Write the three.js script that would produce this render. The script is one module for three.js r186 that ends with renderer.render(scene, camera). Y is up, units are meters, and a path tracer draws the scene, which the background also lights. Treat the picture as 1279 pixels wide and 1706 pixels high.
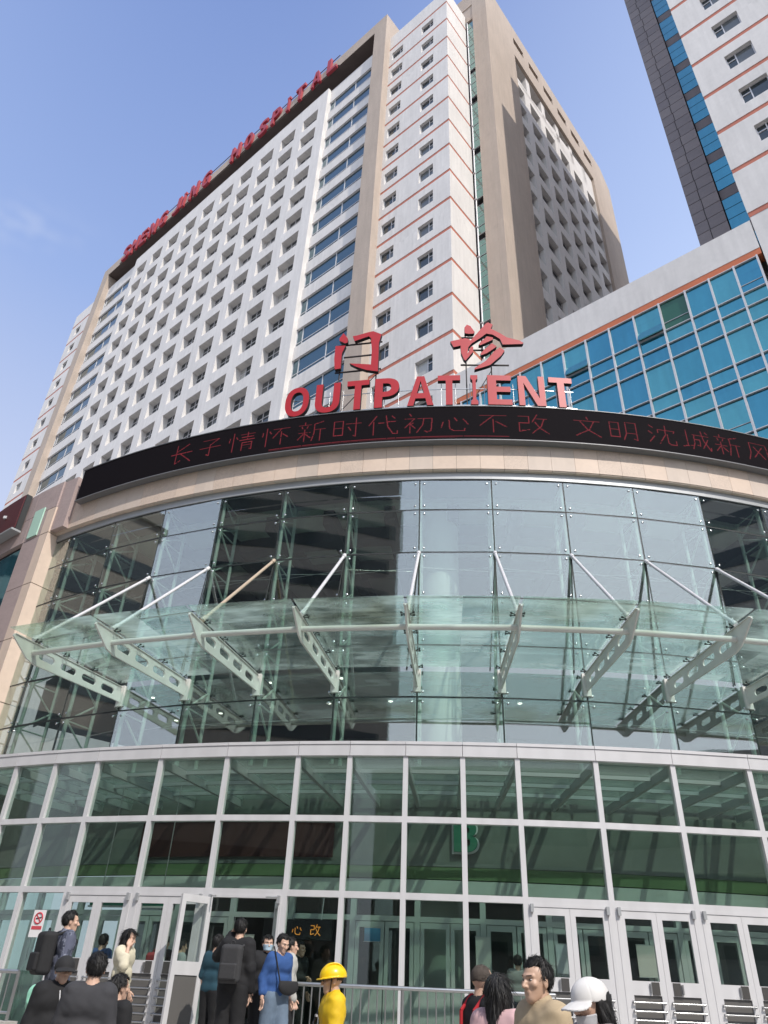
import * as THREE from 'three';
import { mergeGeometries, toCreasedNormals } from 'three/addons/utils/BufferGeometryUtils.js';
import { RoundedBoxGeometry } from 'three/addons/geometries/RoundedBoxGeometry.js';
import { FontLoader } from 'three/addons/loaders/FontLoader.js';
import { TextGeometry } from 'three/addons/geometries/TextGeometry.js';

// ---------------------------------------------------------------- camera, sky, sun, exposure
const scene = new THREE.Scene();
const DEG = Math.PI / 180;
const EYE = 1.6, PITCH = 33.064 * DEG, ROLL = 2.575 * DEG;
const camera = new THREE.PerspectiveCamera(69.957, 768 / 1024, 0.1, 1500);
camera.position.set(0, EYE, 0);
{
  const f = new THREE.Vector3(0, Math.sin(PITCH), -Math.cos(PITCH));
  const up0 = new THREE.Vector3(0, Math.cos(PITCH), Math.sin(PITCH)), right0 = new THREE.Vector3(1, 0, 0);
  camera.up.copy(up0.multiplyScalar(Math.cos(ROLL)).addScaledVector(right0, -Math.sin(ROLL)));
  camera.lookAt(camera.position.clone().add(f));
}
const SUN = new THREE.Vector3(0.5393, 1.17, 0.9009).normalize();
function srand(seed) { let s = seed >>> 0; return () => { s = (s + 0x6D2B79F5) >>> 0; let t = Math.imul(s ^ (s >>> 15), 1 | s); t = (t + Math.imul(t ^ (t >>> 7), 61 | t)) ^ t; return ((t ^ (t >>> 14)) >>> 0) / 4294967296; }; }
const HASH = new Float32Array(65536); { const r = srand(77); for (let i = 0; i < 65536; i++) HASH[i] = r(); }
const hsh = (x, y, s) => HASH[((x * 7349 + y * 31337 + s * 9176) % 65536 + 65536) % 65536];
const fade = (t) => t * t * (3 - 2 * t), lerp = (a, b, t) => a + (b - a) * t, clamp = (x, a, b) => Math.min(b, Math.max(a, x));
function vnoise(x, y, per, s) {
  const x0 = Math.floor(x), y0 = Math.floor(y), fx = fade(x - x0), fy = fade(y - y0), m = (v) => ((v % per) + per) % per;
  return lerp(lerp(hsh(m(x0), m(y0), s), hsh(m(x0 + 1), m(y0), s), fx), lerp(hsh(m(x0), m(y0 + 1), s), hsh(m(x0 + 1), m(y0 + 1), s), fx), fy);
}
function fbm(u, v, per, oct, s) { let a = 0, w = 0.5, t = 0; for (let i = 0; i < oct; i++) { a += w * vnoise(u * per, v * per, per, s + i * 13); t += w; w *= 0.5; per *= 2; } return a / t; }
{
  const W = 1024, H = 512, data = new Float32Array(W * H * 4), stops = [[0, .66, .72, .86], [25, .62, .7, .92], [45, .335, .465, .815], [68, .18, .285, .625], [90, .15, .24, .55]];
  for (let j = 0; j < H; j++) for (let i = 0; i < W; i++) {
    const el = ((j + .5) / H - .5) * 180, az = ((i + .5) / W) * Math.PI * 2, e = clamp(el, 0, 90);
    let k = 0; while (k < 3 && e > stops[k + 1][0]) k++;
    const t = (e - stops[k][0]) / (stops[k + 1][0] - stops[k][0]), c = [1, 2, 3].map((n) => lerp(stops[k][n], stops[k + 1][n], t));
    const u = i / W, v = j / H, ce = Math.cos(el * DEG);
    let w = clamp((fbm(u, v * 1.5, 9, 6, 3) - .52) * 3.2, 0, 1) * clamp((fbm(u, v, 24, 4, 9) - .3) * 2, 0, 1) * clamp((52 - el) / 30, 0, 1) * .5;
    w = Math.max(w, .22 * Math.exp(-Math.pow((u - .138) / .014, 2) - Math.pow((el - 46.2 - 60 * (u - .138)) / 1.3, 2)) * clamp((fbm(u * 2, v * 4, 90, 4, 15) - .38) * 3.2, 0, 1));
    if (el < 0) { c[0] = .42; c[1] = .42; c[2] = .44; w = 0; }
    // three's equirect: u = atan2(z, x) / 2pi + .5
    const A = (u - .5) * Math.PI * 2, d = new THREE.Vector3(Math.cos(A) * ce, Math.sin(el * DEG), Math.sin(A) * ce).dot(SUN);
    const sunward = (Math.cos(A) * SUN.x + Math.sin(A) * SUN.z) / Math.hypot(SUN.x, SUN.z);
    const glow = .6 * Math.pow(clamp(d, 0, 1), 10) + .2 * Math.pow(clamp(d, 0, 1), 2) + .36 * (1 - Math.exp(-1.2 * (sunward + 1))) * clamp((100 - el) / 55, 0, 1);
    const o = (j * W + i) * 4, up = el > 0 ? 1 : 0;
    data[o] = lerp(c[0], .86, w) + glow * up * .95; data[o + 1] = lerp(c[1], .89, w) + glow * up; data[o + 2] = lerp(c[2], .96, w) + glow * up * .95; data[o + 3] = 1;
  }
  const sky = new THREE.DataTexture(data, W, H, THREE.RGBAFormat, THREE.FloatType);
  sky.mapping = THREE.EquirectangularReflectionMapping; sky.magFilter = sky.minFilter = THREE.LinearFilter; sky.wrapS = THREE.RepeatWrapping; sky.needsUpdate = true;
  scene.background = sky; scene.environment = sky;
}
const sun = new THREE.DirectionalLight(new THREE.Color(1, .93, .84), 3.7);
sun.position.copy(SUN).multiplyScalar(200).add(new THREE.Vector3(0, 30, -30)); sun.target.position.set(0, 30, -30); sun.castShadow = true;
sun.shadow.radius = 1; sun.shadow.mapSize.set(4096, 4096);
Object.assign(sun.shadow.camera, { left: -120, right: 120, top: 120, bottom: -120, near: 1, far: 500 });
scene.add(sun, sun.target);
const renderer = new THREE.WebGLRenderer({ antialias: true });
renderer.setSize(768, 1024);
renderer.toneMapping = THREE.LinearToneMapping;
renderer.toneMappingExposure = 1.0;
renderer.shadowMap.enabled = true;

// ---------------------------------------------------------------- materials
const lin = (r, g, b) => new THREE.Color().setRGB(r, g, b);
const enc = (v) => Math.round(255 * clamp(v <= .0031308 ? v * 12.92 : 1.055 * Math.pow(v, 1 / 2.4) - .055, 0, 1));
function texture(W, H, fn, rx = 1, ry = 1, srgb = true) {
  const d = new Uint8Array(W * H * 4);
  for (let j = 0; j < H; j++) for (let i = 0; i < W; i++) { const c = fn(i / W, j / H), o = (j * W + i) * 4; for (let k = 0; k < 3; k++) { const v = Array.isArray(c) ? c[k] : c; d[o + k] = srgb ? enc(v) : Math.round(255 * clamp(v, 0, 1)); } d[o + 3] = 255; }
  const t = new THREE.DataTexture(d, W, H); t.wrapS = t.wrapT = THREE.RepeatWrapping; t.magFilter = THREE.LinearFilter; t.minFilter = THREE.LinearMipmapLinearFilter; t.generateMipmaps = true;
  t.repeat.set(rx, ry); if (srgb) t.colorSpace = THREE.SRGBColorSpace; t.needsUpdate = true; return t;
}
const T = {
  mottle: texture(256, 256, (u, v) => .9 + .16 * (fbm(u, v, 4, 6, 1) - .5) + .08 * (fbm(u, v, 32, 3, 5) - .5), 1 / 3, 1 / 3),
  streak: texture(512, 512, (u, v) => .9 + .26 * (fbm(u, v * .125, 48, 3, 11) - .5) * fbm(u, v, 6, 3, 4) + .16 * (fbm(u, v, 5, 5, 2) - .5) + .06 * (fbm(u, v, 64, 2, 8) - .5), 1 / 9, 1 / 13),
  granite: texture(256, 256, (u, v) => .87 + .24 * (fbm(u, v, 48, 3, 21) - .5) + .12 * (fbm(u, v, 5, 4, 22) - .5), 1 / 1.3, 1 / 1.3),
  grainBump: texture(256, 256, (u, v) => fbm(u, v, 40, 4, 31), 1, 1, false),
  wave: texture(256, 256, (u, v) => fbm(u, v * .6, 3, 2, 41), 1 / 5.2, 1 / 5.2, false),
  cloth: texture(128, 128, (u, v) => .86 + .3 * (fbm(u, v, 6, 5, 51) - .5), 2, 2),
  stain: texture(512, 512, (u, v) => { const a = clamp((fbm(u, v, 4, 5, 81) - .6) * 5, 0, 1), b = clamp((fbm(u * .3, v, 20, 4, 83) - .55) * 2.2, 0, 1); return [1 - .22 * a - .06 * b, 1 - .25 * a - .05 * b, 1 - .33 * a - .06 * b]; }, 1 / 9.3, 1 / 9.3),
  dirt: texture(512, 512, (u, v) => { const a = fbm(u * .5, v, 6, 4, 61), b = fbm(u * .25, v, 64, 3, 62); return clamp(.26 + .6 * (a - .5) + .25 * (b - .5), .1, .7); }, 1 / 5.4, 1 / 5.4, false),
};
const std = (c, rough = .7, o = {}) => new THREE.MeshStandardMaterial({ color: lin(...c), roughness: rough, ...o });
const phy = (c, rough, o = {}) => new THREE.MeshPhysicalMaterial({ color: lin(...c), roughness: rough, ...o });
const M = {
  white: std([.8, .77, .745], .75, { map: T.streak }),
  whiteIn: std([.74, .735, .74], .8, { map: T.mottle }),
  brown: std([.52, .43, .36], .85, { map: T.streak, bumpMap: T.grainBump, bumpScale: .01 }),
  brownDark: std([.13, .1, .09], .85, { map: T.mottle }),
  stripe: std([.58, .19, .125], .7, { map: T.streak }),
  orange: std([.66, .19, .085], .7, { map: T.mottle }),
  frameWhite: std([.72, .71, .73], .45, { metalness: .15, map: T.mottle }),
  frameGrey: std([.42, .43, .44], .45, { metalness: .4 }),
  towerGlass: phy([.05, .065, .075], .06, { metalness: .5, ior: 1.7 }),
  towerGlassPale: phy([.13, .14, .145], .15, { metalness: .2, ior: 1.5 }),  // paler pane tone, dealt out at random
  curtain: phy([.42, .42, .4], .2, { ior: 1.6 }),
  bayGlass: phy([.06, .125, .165], .04, { metalness: .75, ior: 1.8, bumpMap: T.wave, bumpScale: .006 }),
  strip: phy([.15, .3, .275], .08, { metalness: .55, ior: 1.9 }),
  teal: phy([.07, .31, .4], .05, { metalness: .8, ior: 2, map: T.streak, bumpMap: T.wave, bumpScale: .014 }),
  teal2: phy([.09, .35, .41], .07, { metalness: .75, ior: 2, map: T.streak, bumpMap: T.wave, bumpScale: .014 }),
  teal3: phy([.06, .27, .38], .05, { metalness: .82, ior: 2, map: T.streak, bumpMap: T.wave, bumpScale: .014 }),
  greenPane: phy([.03, .12, .08], .15, { metalness: .2 }),
  tileDark: std([.26, .225, .225], .55, { map: T.granite }),
  tileDark2: std([.225, .195, .2], .55, { map: T.granite }),
  seam: std([.2, .17, .15], .9),
  joint: std([.05, .045, .045], .9),
  stone: std([.74, .595, .49], .6, { map: T.granite }),
  stone2: std([.69, .575, .49], .6, { map: T.streak }),
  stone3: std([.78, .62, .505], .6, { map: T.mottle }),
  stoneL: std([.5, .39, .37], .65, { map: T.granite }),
  drumGlass: phy([.86, .94, .905], .012, { transmission: 1, ior: 2.7, bumpMap: T.wave, bumpScale: .007 }),
  vestGlass: phy([.84, .9, .87], .015, { transmission: 1, ior: 1.48, bumpMap: T.wave, bumpScale: .002 }),
  roofGlass: phy([.85, .91, .88], .25, { transmission: 1, ior: 1.5 }),
  canopyGlass: phy([.84, .955, .925], 1, { transmission: 1, ior: 1.75, map: T.stain, roughnessMap: T.dirt }),
  doorGlass: phy([.88, .92, .9], .015, { transmission: 1, ior: 1.6 }),
  sealant: std([.02, .025, .025], .6),
  bolt: std([.62, .64, .65], .25, { metalness: .9 }),
  truss: std([.55, .64, .59], .45, { map: T.mottle }),
  arm: std([.76, .75, .71], .5, { map: T.streak }),
  armRust: std([.5, .4, .3], .6, { map: T.streak }),
  alu: std([.7, .69, .7], .42, { metalness: .12, map: T.streak }),
  aluIn: std([.4, .43, .42], .5),
  steel: std([.5, .5, .5], .28, { metalness: .85 }),
  railDark: std([.2, .2, .21], .5, { metalness: .3 }),
  dark: std([.03, .032, .034], .7),
  handle: std([.1, .095, .09], .4, { metalness: .4 }),
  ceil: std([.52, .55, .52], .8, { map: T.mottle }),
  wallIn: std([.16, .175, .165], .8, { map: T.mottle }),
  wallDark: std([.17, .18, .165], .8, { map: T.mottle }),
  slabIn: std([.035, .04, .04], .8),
  column: std([.68, .69, .66], .4, { map: T.mottle }),
  green: std([.11, .17, .08], .6),
  greenB: std([.03, .16, .1], .5),
  redBanner: std([.05, .012, .012], .7),
  red: std([.5, .014, .022], .45, { map: T.mottle }),
  redDull: std([.42, .03, .045], .5, { map: T.mottle }),
  black: std([.012, .011, .012], .5),
  sideBlack: std([.03, .02, .02], .6),
  kick: std([.12, .115, .11], .5),
  pave: std([.5, .48, .45], .85, { map: T.granite }),
  asphalt: std([.3, .288, .27], .9, { map: T.granite }),
  skin: phy([.6, .385, .285], .5, { sheen: .1 }), skinDark: phy([.55, .36, .26], .45),
  hair: std([.01, .009, .009], .62), stubble: std([.075, .06, .05], .9), brow: std([.03, .022, .02], .8), eye: std([.5, .47, .45], .35), iris: std([.012, .009, .008], .25), lip: std([.4, .17, .14], .5),
};

// ---------------------------------------------------------------- helpers
const used = new Map();
function numbered(n) { const k = used.get(n) ?? 0; used.set(n, k + 1); return k ? `${n}_${String(k).padStart(3, '0')}` : n; }
function tag(o, label, category, group, kind) { if (label) o.userData.label = label; if (category) o.userData.category = category; if (group) o.userData.group = group; if (kind) o.userData.kind = kind; return o; }
function thing(name, label, category, pos = [0, 0, 0], turn = 0, group) { const o = new THREE.Group(); o.name = numbered(name); o.position.set(...pos); o.rotation.y = turn; scene.add(o); return tag(o, label, category, group); }
function part(parent, name, geo, mat, label) { const m = new THREE.Mesh(geo, mat); m.name = name; m.castShadow = m.receiveShadow = true; parent.add(m); if (label) m.userData.label = label; return m; }
function single(name, geo, mat, label, category, pos = [0, 0, 0], turn = 0, group) { const m = part(scene, numbered(name), geo, mat); m.position.set(...pos); m.rotation.y = turn; return tag(m, label, category, group); }
function muv(g) {   // texture coordinates in metres
  const p = g.attributes.position, n = g.attributes.normal, uv = new Float32Array(p.count * 2);
  for (let i = 0; i < p.count; i++) { const ax = Math.abs(n.getX(i)), ay = Math.abs(n.getY(i)), az = Math.abs(n.getZ(i)); uv[2 * i] = ay > ax && ay > az ? p.getX(i) : ax > az ? p.getZ(i) : p.getX(i); uv[2 * i + 1] = ay > ax && ay > az ? p.getZ(i) : p.getY(i); }
  g.setAttribute('uv', new THREE.BufferAttribute(uv, 2)); return g;
}
const bx = (x0, x1, y0, y1, z0, z1) => muv(new THREE.BoxGeometry(Math.abs(x1 - x0), Math.abs(y1 - y0), Math.abs(z1 - z0)).translate((x0 + x1) / 2, (y0 + y1) / 2, (z0 + z1) / 2));
const merge = (l) => mergeGeometries(l.map((g) => { const h = g.index ? g.toNonIndexed() : g; for (const k of Object.keys(h.attributes)) if (!['position', 'normal', 'uv'].includes(k)) h.deleteAttribute(k); if (!h.attributes.uv) muv(h); return h; }), false);
const V = (x, y, z) => new THREE.Vector3(x, y, z);
function tube(p, q, r, seg = 8, r2 = r) { const d = q.clone().sub(p), g = new THREE.CylinderGeometry(r2, r, d.length(), seg, 1); g.applyQuaternion(new THREE.Quaternion().setFromUnitVectors(V(0, 1, 0), d.clone().normalize())); g.translate((p.x + q.x) / 2, (p.y + q.y) / 2, (p.z + q.z) / 2); return muv(g); }
function plate(outer, holes, depth, bevel = 0) {   // outline in (x, y), thickness towards -z
  const s = new THREE.Shape(outer.map(([x, y]) => new THREE.Vector2(x, y)));
  for (const h of holes) s.holes.push(new THREE.Path(h.map(([x, y]) => new THREE.Vector2(x, y))));
  return muv(new THREE.ExtrudeGeometry(s, { depth: depth - bevel * 2, bevelEnabled: bevel > 0, bevelSize: bevel, bevelThickness: bevel, bevelSegments: 1 }).translate(0, 0, -depth + bevel));
}
const rect = (x0, x1, y0, y1) => [[x0, y0], [x1, y0], [x1, y1], [x0, y1]];
const font = await new FontLoader().loadAsync('fonts/droid/droid_sans_bold.typeface.json');
function letterGeo(ch, w, h, d) {   // centred at x = 0, standing on y = 0, front at z = 0
  const g = new TextGeometry(ch, { font, size: 1, depth: d, curveSegments: 6, bevelEnabled: false }); g.computeBoundingBox(); const b = g.boundingBox;
  g.translate(-(b.min.x + b.max.x) / 2, -b.min.y, -d); g.scale(w / (b.max.x - b.min.x), h / (b.max.y - b.min.y), 1); return g;
}

// ---------------------------------------------------------------- setting: ground and forecourt
{
  const g = part(scene, 'ground', muv(new THREE.PlaneGeometry(900, 900).rotateX(-Math.PI / 2)), M.asphalt); tag(g, 'grey paved forecourt in front of the entrance', 'ground', null, 'structure');
}
// the round front: centre of its circle, polar frame x = r sin(t), z = r cos(t)
const CX = 4.35, CZ = -43.548, RG = 26.957, RV = 30.07, AX = -7.16, FLOOR = .6;
const P = (r, t, y) => V(r * Math.sin(t * DEG), y, r * Math.cos(t * DEG));
function arcSheet(r, t0, t1, y0, y1, n, thick = 0) {   // curved slab between two angles, outer face at r
  const s = new THREE.Shape(), ri = r - thick;
  for (let i = 0; i <= n; i++) { const t = lerp(t0, t1, i / n) * DEG; s[i ? 'lineTo' : 'moveTo'](r * Math.sin(t), -r * Math.cos(t)); }
  for (let i = n; i >= 0; i--) { const t = lerp(t0, t1, i / n) * DEG; s.lineTo(ri * Math.sin(t), -ri * Math.cos(t)); }
  const g = new THREE.ExtrudeGeometry(s, { depth: y1 - y0, bevelEnabled: false }); g.rotateX(-Math.PI / 2).translate(0, y0, 0);
  return muv(g);
}
{
  const st = thing('pavement', 'pale stone entrance platform with four curved steps', 'steps', [CX, 0, CZ]); st.userData.kind = 'structure';
  part(st, 'platform', arcSheet(33, -62, 46, 0, FLOOR, 54, 7.5), M.pave);
  for (let k = 0; k < 3; k++) part(st, 'step', arcSheet(33.36 + .36 * k, -62, 46, 0, FLOOR - .15 * (k + 1), 54, .36), M.pave);
}

// ---------------------------------------------------------------- hospital complex: local frame X = -a along the facades, Z = -b out of them
const PHI = -41.347 * DEG;
const ab = (a, b, y = 0) => V(-a * Math.cos(PHI) - b * Math.sin(PHI), y, a * Math.sin(PHI) - b * Math.cos(PHI));
const W = (a0, a1, b0, b1, y0, y1) => bx(-a1, -a0, y0, y1, -b1, -b0);
function building(name, label, cat, a, b) {   // a group at a point of its base; its shapes are given in the common frame
  const p = ab(a, b), o = thing(name, label, cat, [p.x, 0, p.z], PHI); o.userData.off = undefined; delete o.userData.off;
  o.add2 = (n, geo, mat, lab) => { const m = part(o, n, geo, mat, lab); m.position.set(a, 0, b); return m; };
  return o;
}
const FH = 3.7, ys = (k) => 42.28 + FH * k;
// white window: frame (part) with panes (sub-parts); local origin lower left, facing +z
function windowGeo(w, h, splits, rows, t = .06, d = .1) {
  const f = [bx(0, w, 0, t, -d, 0), bx(0, w, h - t, h, -d, 0), bx(0, t, t, h - t, -d, 0), bx(w - t, w, t, h - t, -d, 0)];
  for (const s of splits) f.push(bx(s - t / 2, s + t / 2, t, h - t, -d, -.003));
  for (const [x0, x1, y] of rows) f.push(bx(x0 + t / 2, x1 - t / 2, y - t / 2, y + t / 2, -d, -.006));
  return merge(f);
}
const paneGeo = (x0, x1, y0, y1, z = -.05) => bx(x0, x1, y0, y1, z - .02, z);
const rw = srand(5);
function blockFloors(o, a0, a1, b0, b1, k0, k1, winA, sideSign, ytop) {   // white block: one panel per storey, red groove between, two windows a storey
  const wg = windowGeo(1.5, 1.5, [.97], [[.97, 1.5, 1.0]], .06, .08), p1 = paneGeo(.06, .94, .06, 1.44), p2 = paneGeo(1, 1.44, .06, .97), p3 = paneGeo(1, 1.44, 1.03, 1.44);
  for (let k = k0; k <= k1; k++) {
    const y0 = ys(k) + .17, y1 = k === k1 ? ytop : ys(k + 1) - .17, holes = k === k1 ? [] : winA.map((a) => rect(-a - 1.5, -a, ys(k) + 1.08, ys(k) + 2.58));
    const g = plate(rect(-a1, -a0, y0, y1), holes, .3).translate(0, 0, -b0);
    o.add2('wall_panel', merge([g, W(a0, a1, b0 + .302, b1, y0, y1)].filter(Boolean)), M.white);
    if (k < k1) for (const a of winA) {
      const m = o.add2('window', wg, M.frameWhite); m.position.x += -a - 1.5; m.position.y = ys(k) + 1.08; m.position.z += -b0 - .19; if (sideSign < 0) { m.scale.x = -1; m.position.x += 1.5; }
      { const q = rw(); part(m, 'pane', p1, q < .12 ? M.curtain : q < .45 ? M.towerGlassPale : M.towerGlass); } part(m, 'pane', p2, rw() < .25 ? M.towerGlassPale : M.towerGlass); part(m, 'pane', p3, M.towerGlass);
    }
    o.add2('groove_band', W(a0 + .025, a1 - .025, b0 + .025, b1 - .025, ys(k) - .17, ys(k) + .17), M.stripe);
  }
}

// ---- main tower
const tower = building('hospital_tower', 'tall white hospital slab with deep square windows framed by brown piers', 'building', 55.8, 45);
{
  const o = tower, TOP = 89.5;
  blockFloors(o, 19.56, 27.1, 28.36, 31.8, -3, 12, [21.25, 25.22], 1, TOP);
  blockFloors(o, 84.4, 92, 28.36, 31.8, 1, 12, [85.0, 88.8], 1, TOP);
  o.add2('lower_wall', W(19.6, 27.1, 28.4, 31.8, 15, ys(-3) - .17), M.white); o.add2('lower_wall', W(84.4, 92, 28.4, 31.8, 15, ys(1) - .17), M.white);
  // brown portal
  o.add2('pier', W(27.1, 28.85, 27.53, 30.4, 15, 93.7), M.brown); o.add2('pier', W(82.65, 84.4, 27.53, 30.4, 15, 93.7), M.brown);
  o.add2('crown_beam', W(28.85, 82.65, 27.53, 30.4, 91.7, 93.7), M.brown);
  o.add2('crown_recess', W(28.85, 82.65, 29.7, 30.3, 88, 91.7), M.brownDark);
  o.add2('crown_soffit', W(28.86, 82.64, 27.56, 29.69, 91.64, 91.696), M.brownDark);  // slab under the beam, in a darker brown than the beam itself
  // white wall with deep openings: one panel per storey
  const rowTop = (r) => 86.3 - 3.72 * r, col = (c) => 37.45 + 3.739 * c, D = .74;
  const wg = windowGeo(2.46, 2.3, [.84, 1.64], [[0, .84, 1.6], [.84, 1.64, 1.6], [1.64, 2.46, 1.6]], .06, .08), panes = [];
  for (const [x0, x1] of [[.06, .81], [.87, 1.61], [1.67, 2.4]]) panes.push(paneGeo(x0, x1, .06, 1.57), paneGeo(x0, x1, 1.63, 2.24));
  const paneAll = [0, 2, 4].map((i) => merge([panes[i], panes[i + 1]]));
  for (let r = 0; r < 14; r++) {
    const y1 = r ? rowTop(r) + .8 : 89.2, y0 = rowTop(r) - 2.92, holes = [];
    for (let c = 0; c < 10; c++) holes.push(rect(-col(c) - 2.37, -col(c) + .07, rowTop(r) - 2.22, rowTop(r) + .06));
    o.add2('grid_panel', plate(rect(-74.6, -36, y0, y1), holes, D).translate(0, 0, -27.85), M.white);
    for (let c = 0; c < 10; c++) {
      const m = o.add2('window', wg, M.frameWhite); m.position.x += -col(c) - 2.38; m.position.y = rowTop(r) - 2.23; m.position.z += -27.85 - D + .12;
      for (const g of paneAll) { const q = rw(); part(m, 'pane', g, q < .03 ? M.curtain : q < .25 ? M.towerGlassPale : M.towerGlass); }
    }
  }
  o.add2('lower_wall', W(36, 74.6, 27.85, 28.8, 15, rowTop(13) - 2.92), M.white);
  o.add2('grid_backing', W(36.02, 74.58, 28.595, 28.86, 33, 89.1), M.whiteIn);
  o.add2('core_wall', W(28.85, 82.65, 28.88, 29.5, 15, 89.15), M.whiteIn);
  // glazed bays either side
  for (const [a0, a1, flip] of [[28.85, 36, 0], [74.6, 82.65, 1]]) {
    const w = a1 - a0, sp = flip ? [.55, w * .58] : [.75, w * .55], bg = windowGeo(w, 2.2, sp, [[0, w, .5]], .07, .12);
    const edges = [0, ...sp, w], pg = []; for (let i = 0; i < 3; i++) pg.push(merge([paneGeo(edges[i] + .06, edges[i + 1] - .05, .07, .47), paneGeo(edges[i] + .06, edges[i + 1] - .05, .53, 2.13)]));
    for (let r = 0; r < 14; r++) {
      const yt = 86.6 - 3.72 * r;
      o.add2('spandrel', W(a0, a1, 28.3, 28.85, yt, r ? yt + 1.52 : 89.2), M.white);
      const m = o.add2('bay_window', bg, M.frameWhite); m.position.x += -a1; m.position.y = yt - 2.2; m.position.z += -28.42;
      pg.forEach((g) => part(m, 'pane', g, M.bayGlass));
    }
    o.add2('lower_wall', W(a0, a1, 28.3, 28.85, 15, 86.6 - 3.72 * 13 - 2.2), M.white);
  }
  // side wing
  const side = (b0, b1, y0, y1) => rect(b0, b1, y0, y1), AW = 16.97, hs = [];
  for (let k = 0; k < 6; k++) hs.push(side(37.5 + 3.34 * k, 39.65 + 3.34 * k, 90.1, 91.4));
  const swing = (g, a) => g.rotateY(Math.PI / 2).translate(-a, 0, 0);   // outline x = b  ->  plane a = const, facing -a
  const brownSide = swing(plate([[31.8, 15], [61, 15], [61.6, 16], [61.6, 91.5], [59.5, 94], [31.8, 94]], [side(37.4, 56, 34, 87.3), ...hs], .55), AW);
  o.add2('wing_side_wall', brownSide, M.brown);
  o.add2('wing_pier', W(AW + .56, 18.65, 31.8, 33.4, 15, 94), M.brown);
  o.add2('wing_roof_wall', W(AW + .56, 24, 56.2, 61, 15, 93), M.brown);
  const rows = []; for (let r = 0; r < 13; r++) rows.push(82.3 - 3.7 * r);
  const cw = windowGeo(2.2, 2.4, [1.1], [[0, 1.1, 1.7], [1.1, 2.2, 1.7]], .06, .08), cp = [paneGeo(.06, 1.07, .06, 2.34), paneGeo(1.13, 2.14, .06, 2.34)];
  for (let r = -1; r < 13; r++) {
    const y0 = r < 0 ? 83.1 : rows[r] - 2.9, y1 = r < 0 ? 87.28 : rows[r] + .8, h = [];
    for (let k = 0; k < 6; k++) { const b = 37.6 + 3.3 * k; h.push(r < 0 ? side(b, b + 2.5, 83.9, 87.1) : side(Math.max(b - .45, 37.45), b + 1.72, rows[r] - 2.25, rows[r] + .1)); }
    o.add2('wing_grid_panel', swing(plate(side(37.42, 55.98, y0, y1), h, r < 0 ? .9 : .45), AW + .3), M.white);
    if (r >= 0) for (let k = 0; k < 6; k++) {
      const m = o.add2('window', cw, M.frameWhite); m.rotation.y = Math.PI / 2; m.position.x += -(AW + .78); m.position.y = rows[r] - 2.27; m.position.z += -(37.6 + 3.3 * k - .46);
      cp.forEach((g) => part(m, 'pane', g, M.towerGlass));
    }
  }
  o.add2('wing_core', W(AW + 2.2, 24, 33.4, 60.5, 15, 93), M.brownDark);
  // glazed slot between white block and wing: parts per pane, with a brown cap and a downpipe
  o.add2('slot_frame', W(18.65, 20.5, 32.9, 33.2, 15, 90.6), M.frameGrey);
  o.add2('slot_cap', W(18.66, 24, 31.81, 36, 91.2, 93.98), M.brown);
  o.add2('slot_head', W(18.66, 22, 31.9, 33, 88.3, 91.2), M.brown);
  const slot = [];
  for (let k = -2; k < 13; k++) { const y = ys(k); slot.push([y + .1, y + 1.25], [y + 1.3, y + 1.9], [y + 1.95, y + 2.7], [y + 2.75, y + 3.65]); }
  slot.forEach(([y0, y1], i) => { if (y1 > 88) return; const open = [7, 18, 23, 31, 40, 46].includes(i); if (!open) o.add2('slot_pane', W(18.7, 19.5, 32.02, 32.08, y0, y1), M.strip); o.add2('slot_bar', W(18.68, 19.55, 32.0, 32.12, y0 - .05, y0), M.frameGrey); });
  o.add2('downpipe', merge([tube(V(-19.46, 15, -31.98), V(-19.46, 88.6, -31.98), .07, 10), ...Array.from({ length: 13 }, (_, k) => W(19.36, 19.56, 31.84, 32.1, ys(k - 1) - .06, ys(k - 1) + .06))]), M.frameWhite);
  // main body behind the facades
  o.add2('rear_wall', W(27.1, 84.4, 30.45, 52, 15, 88.5), M.whiteIn);
}
// lettering along the crown
{
  const p = ab(56.5, 27.2), s = thing('roof_lettering', 'row of red English letters along the brown crown of the tall slab', 'sign', [p.x, 91.4, p.z], PHI);
  const place = (txt, at) => [...txt].forEach((ch, i) => { const m = part(s, 'letter', letterGeo(ch, ch === 'I' ? .5 : ch === 'N' || ch === 'H' ? 1.75 : 1.6, 3.1, .35), [M.redDull, M.redDull]); m.position.set(56.5 - at[i], 0, 0); });
  place('SHENG', [78, 75.7, 73.5, 71.2, 68.8]); place('JING', [65.4, 63.8, 61.6, 58.9]); place('HOSPITAL', [52.8, 50.2, 47.4, 45, 42.8, 40.7, 37.9, 35.3]);
  part(s, 'rail', merge([.3, 2.6].map((y) => bx(56.5 - 79.5, 56.5 - 34.3, y, y + .08, -.32, -.24))), M.brownDark);
}

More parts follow.
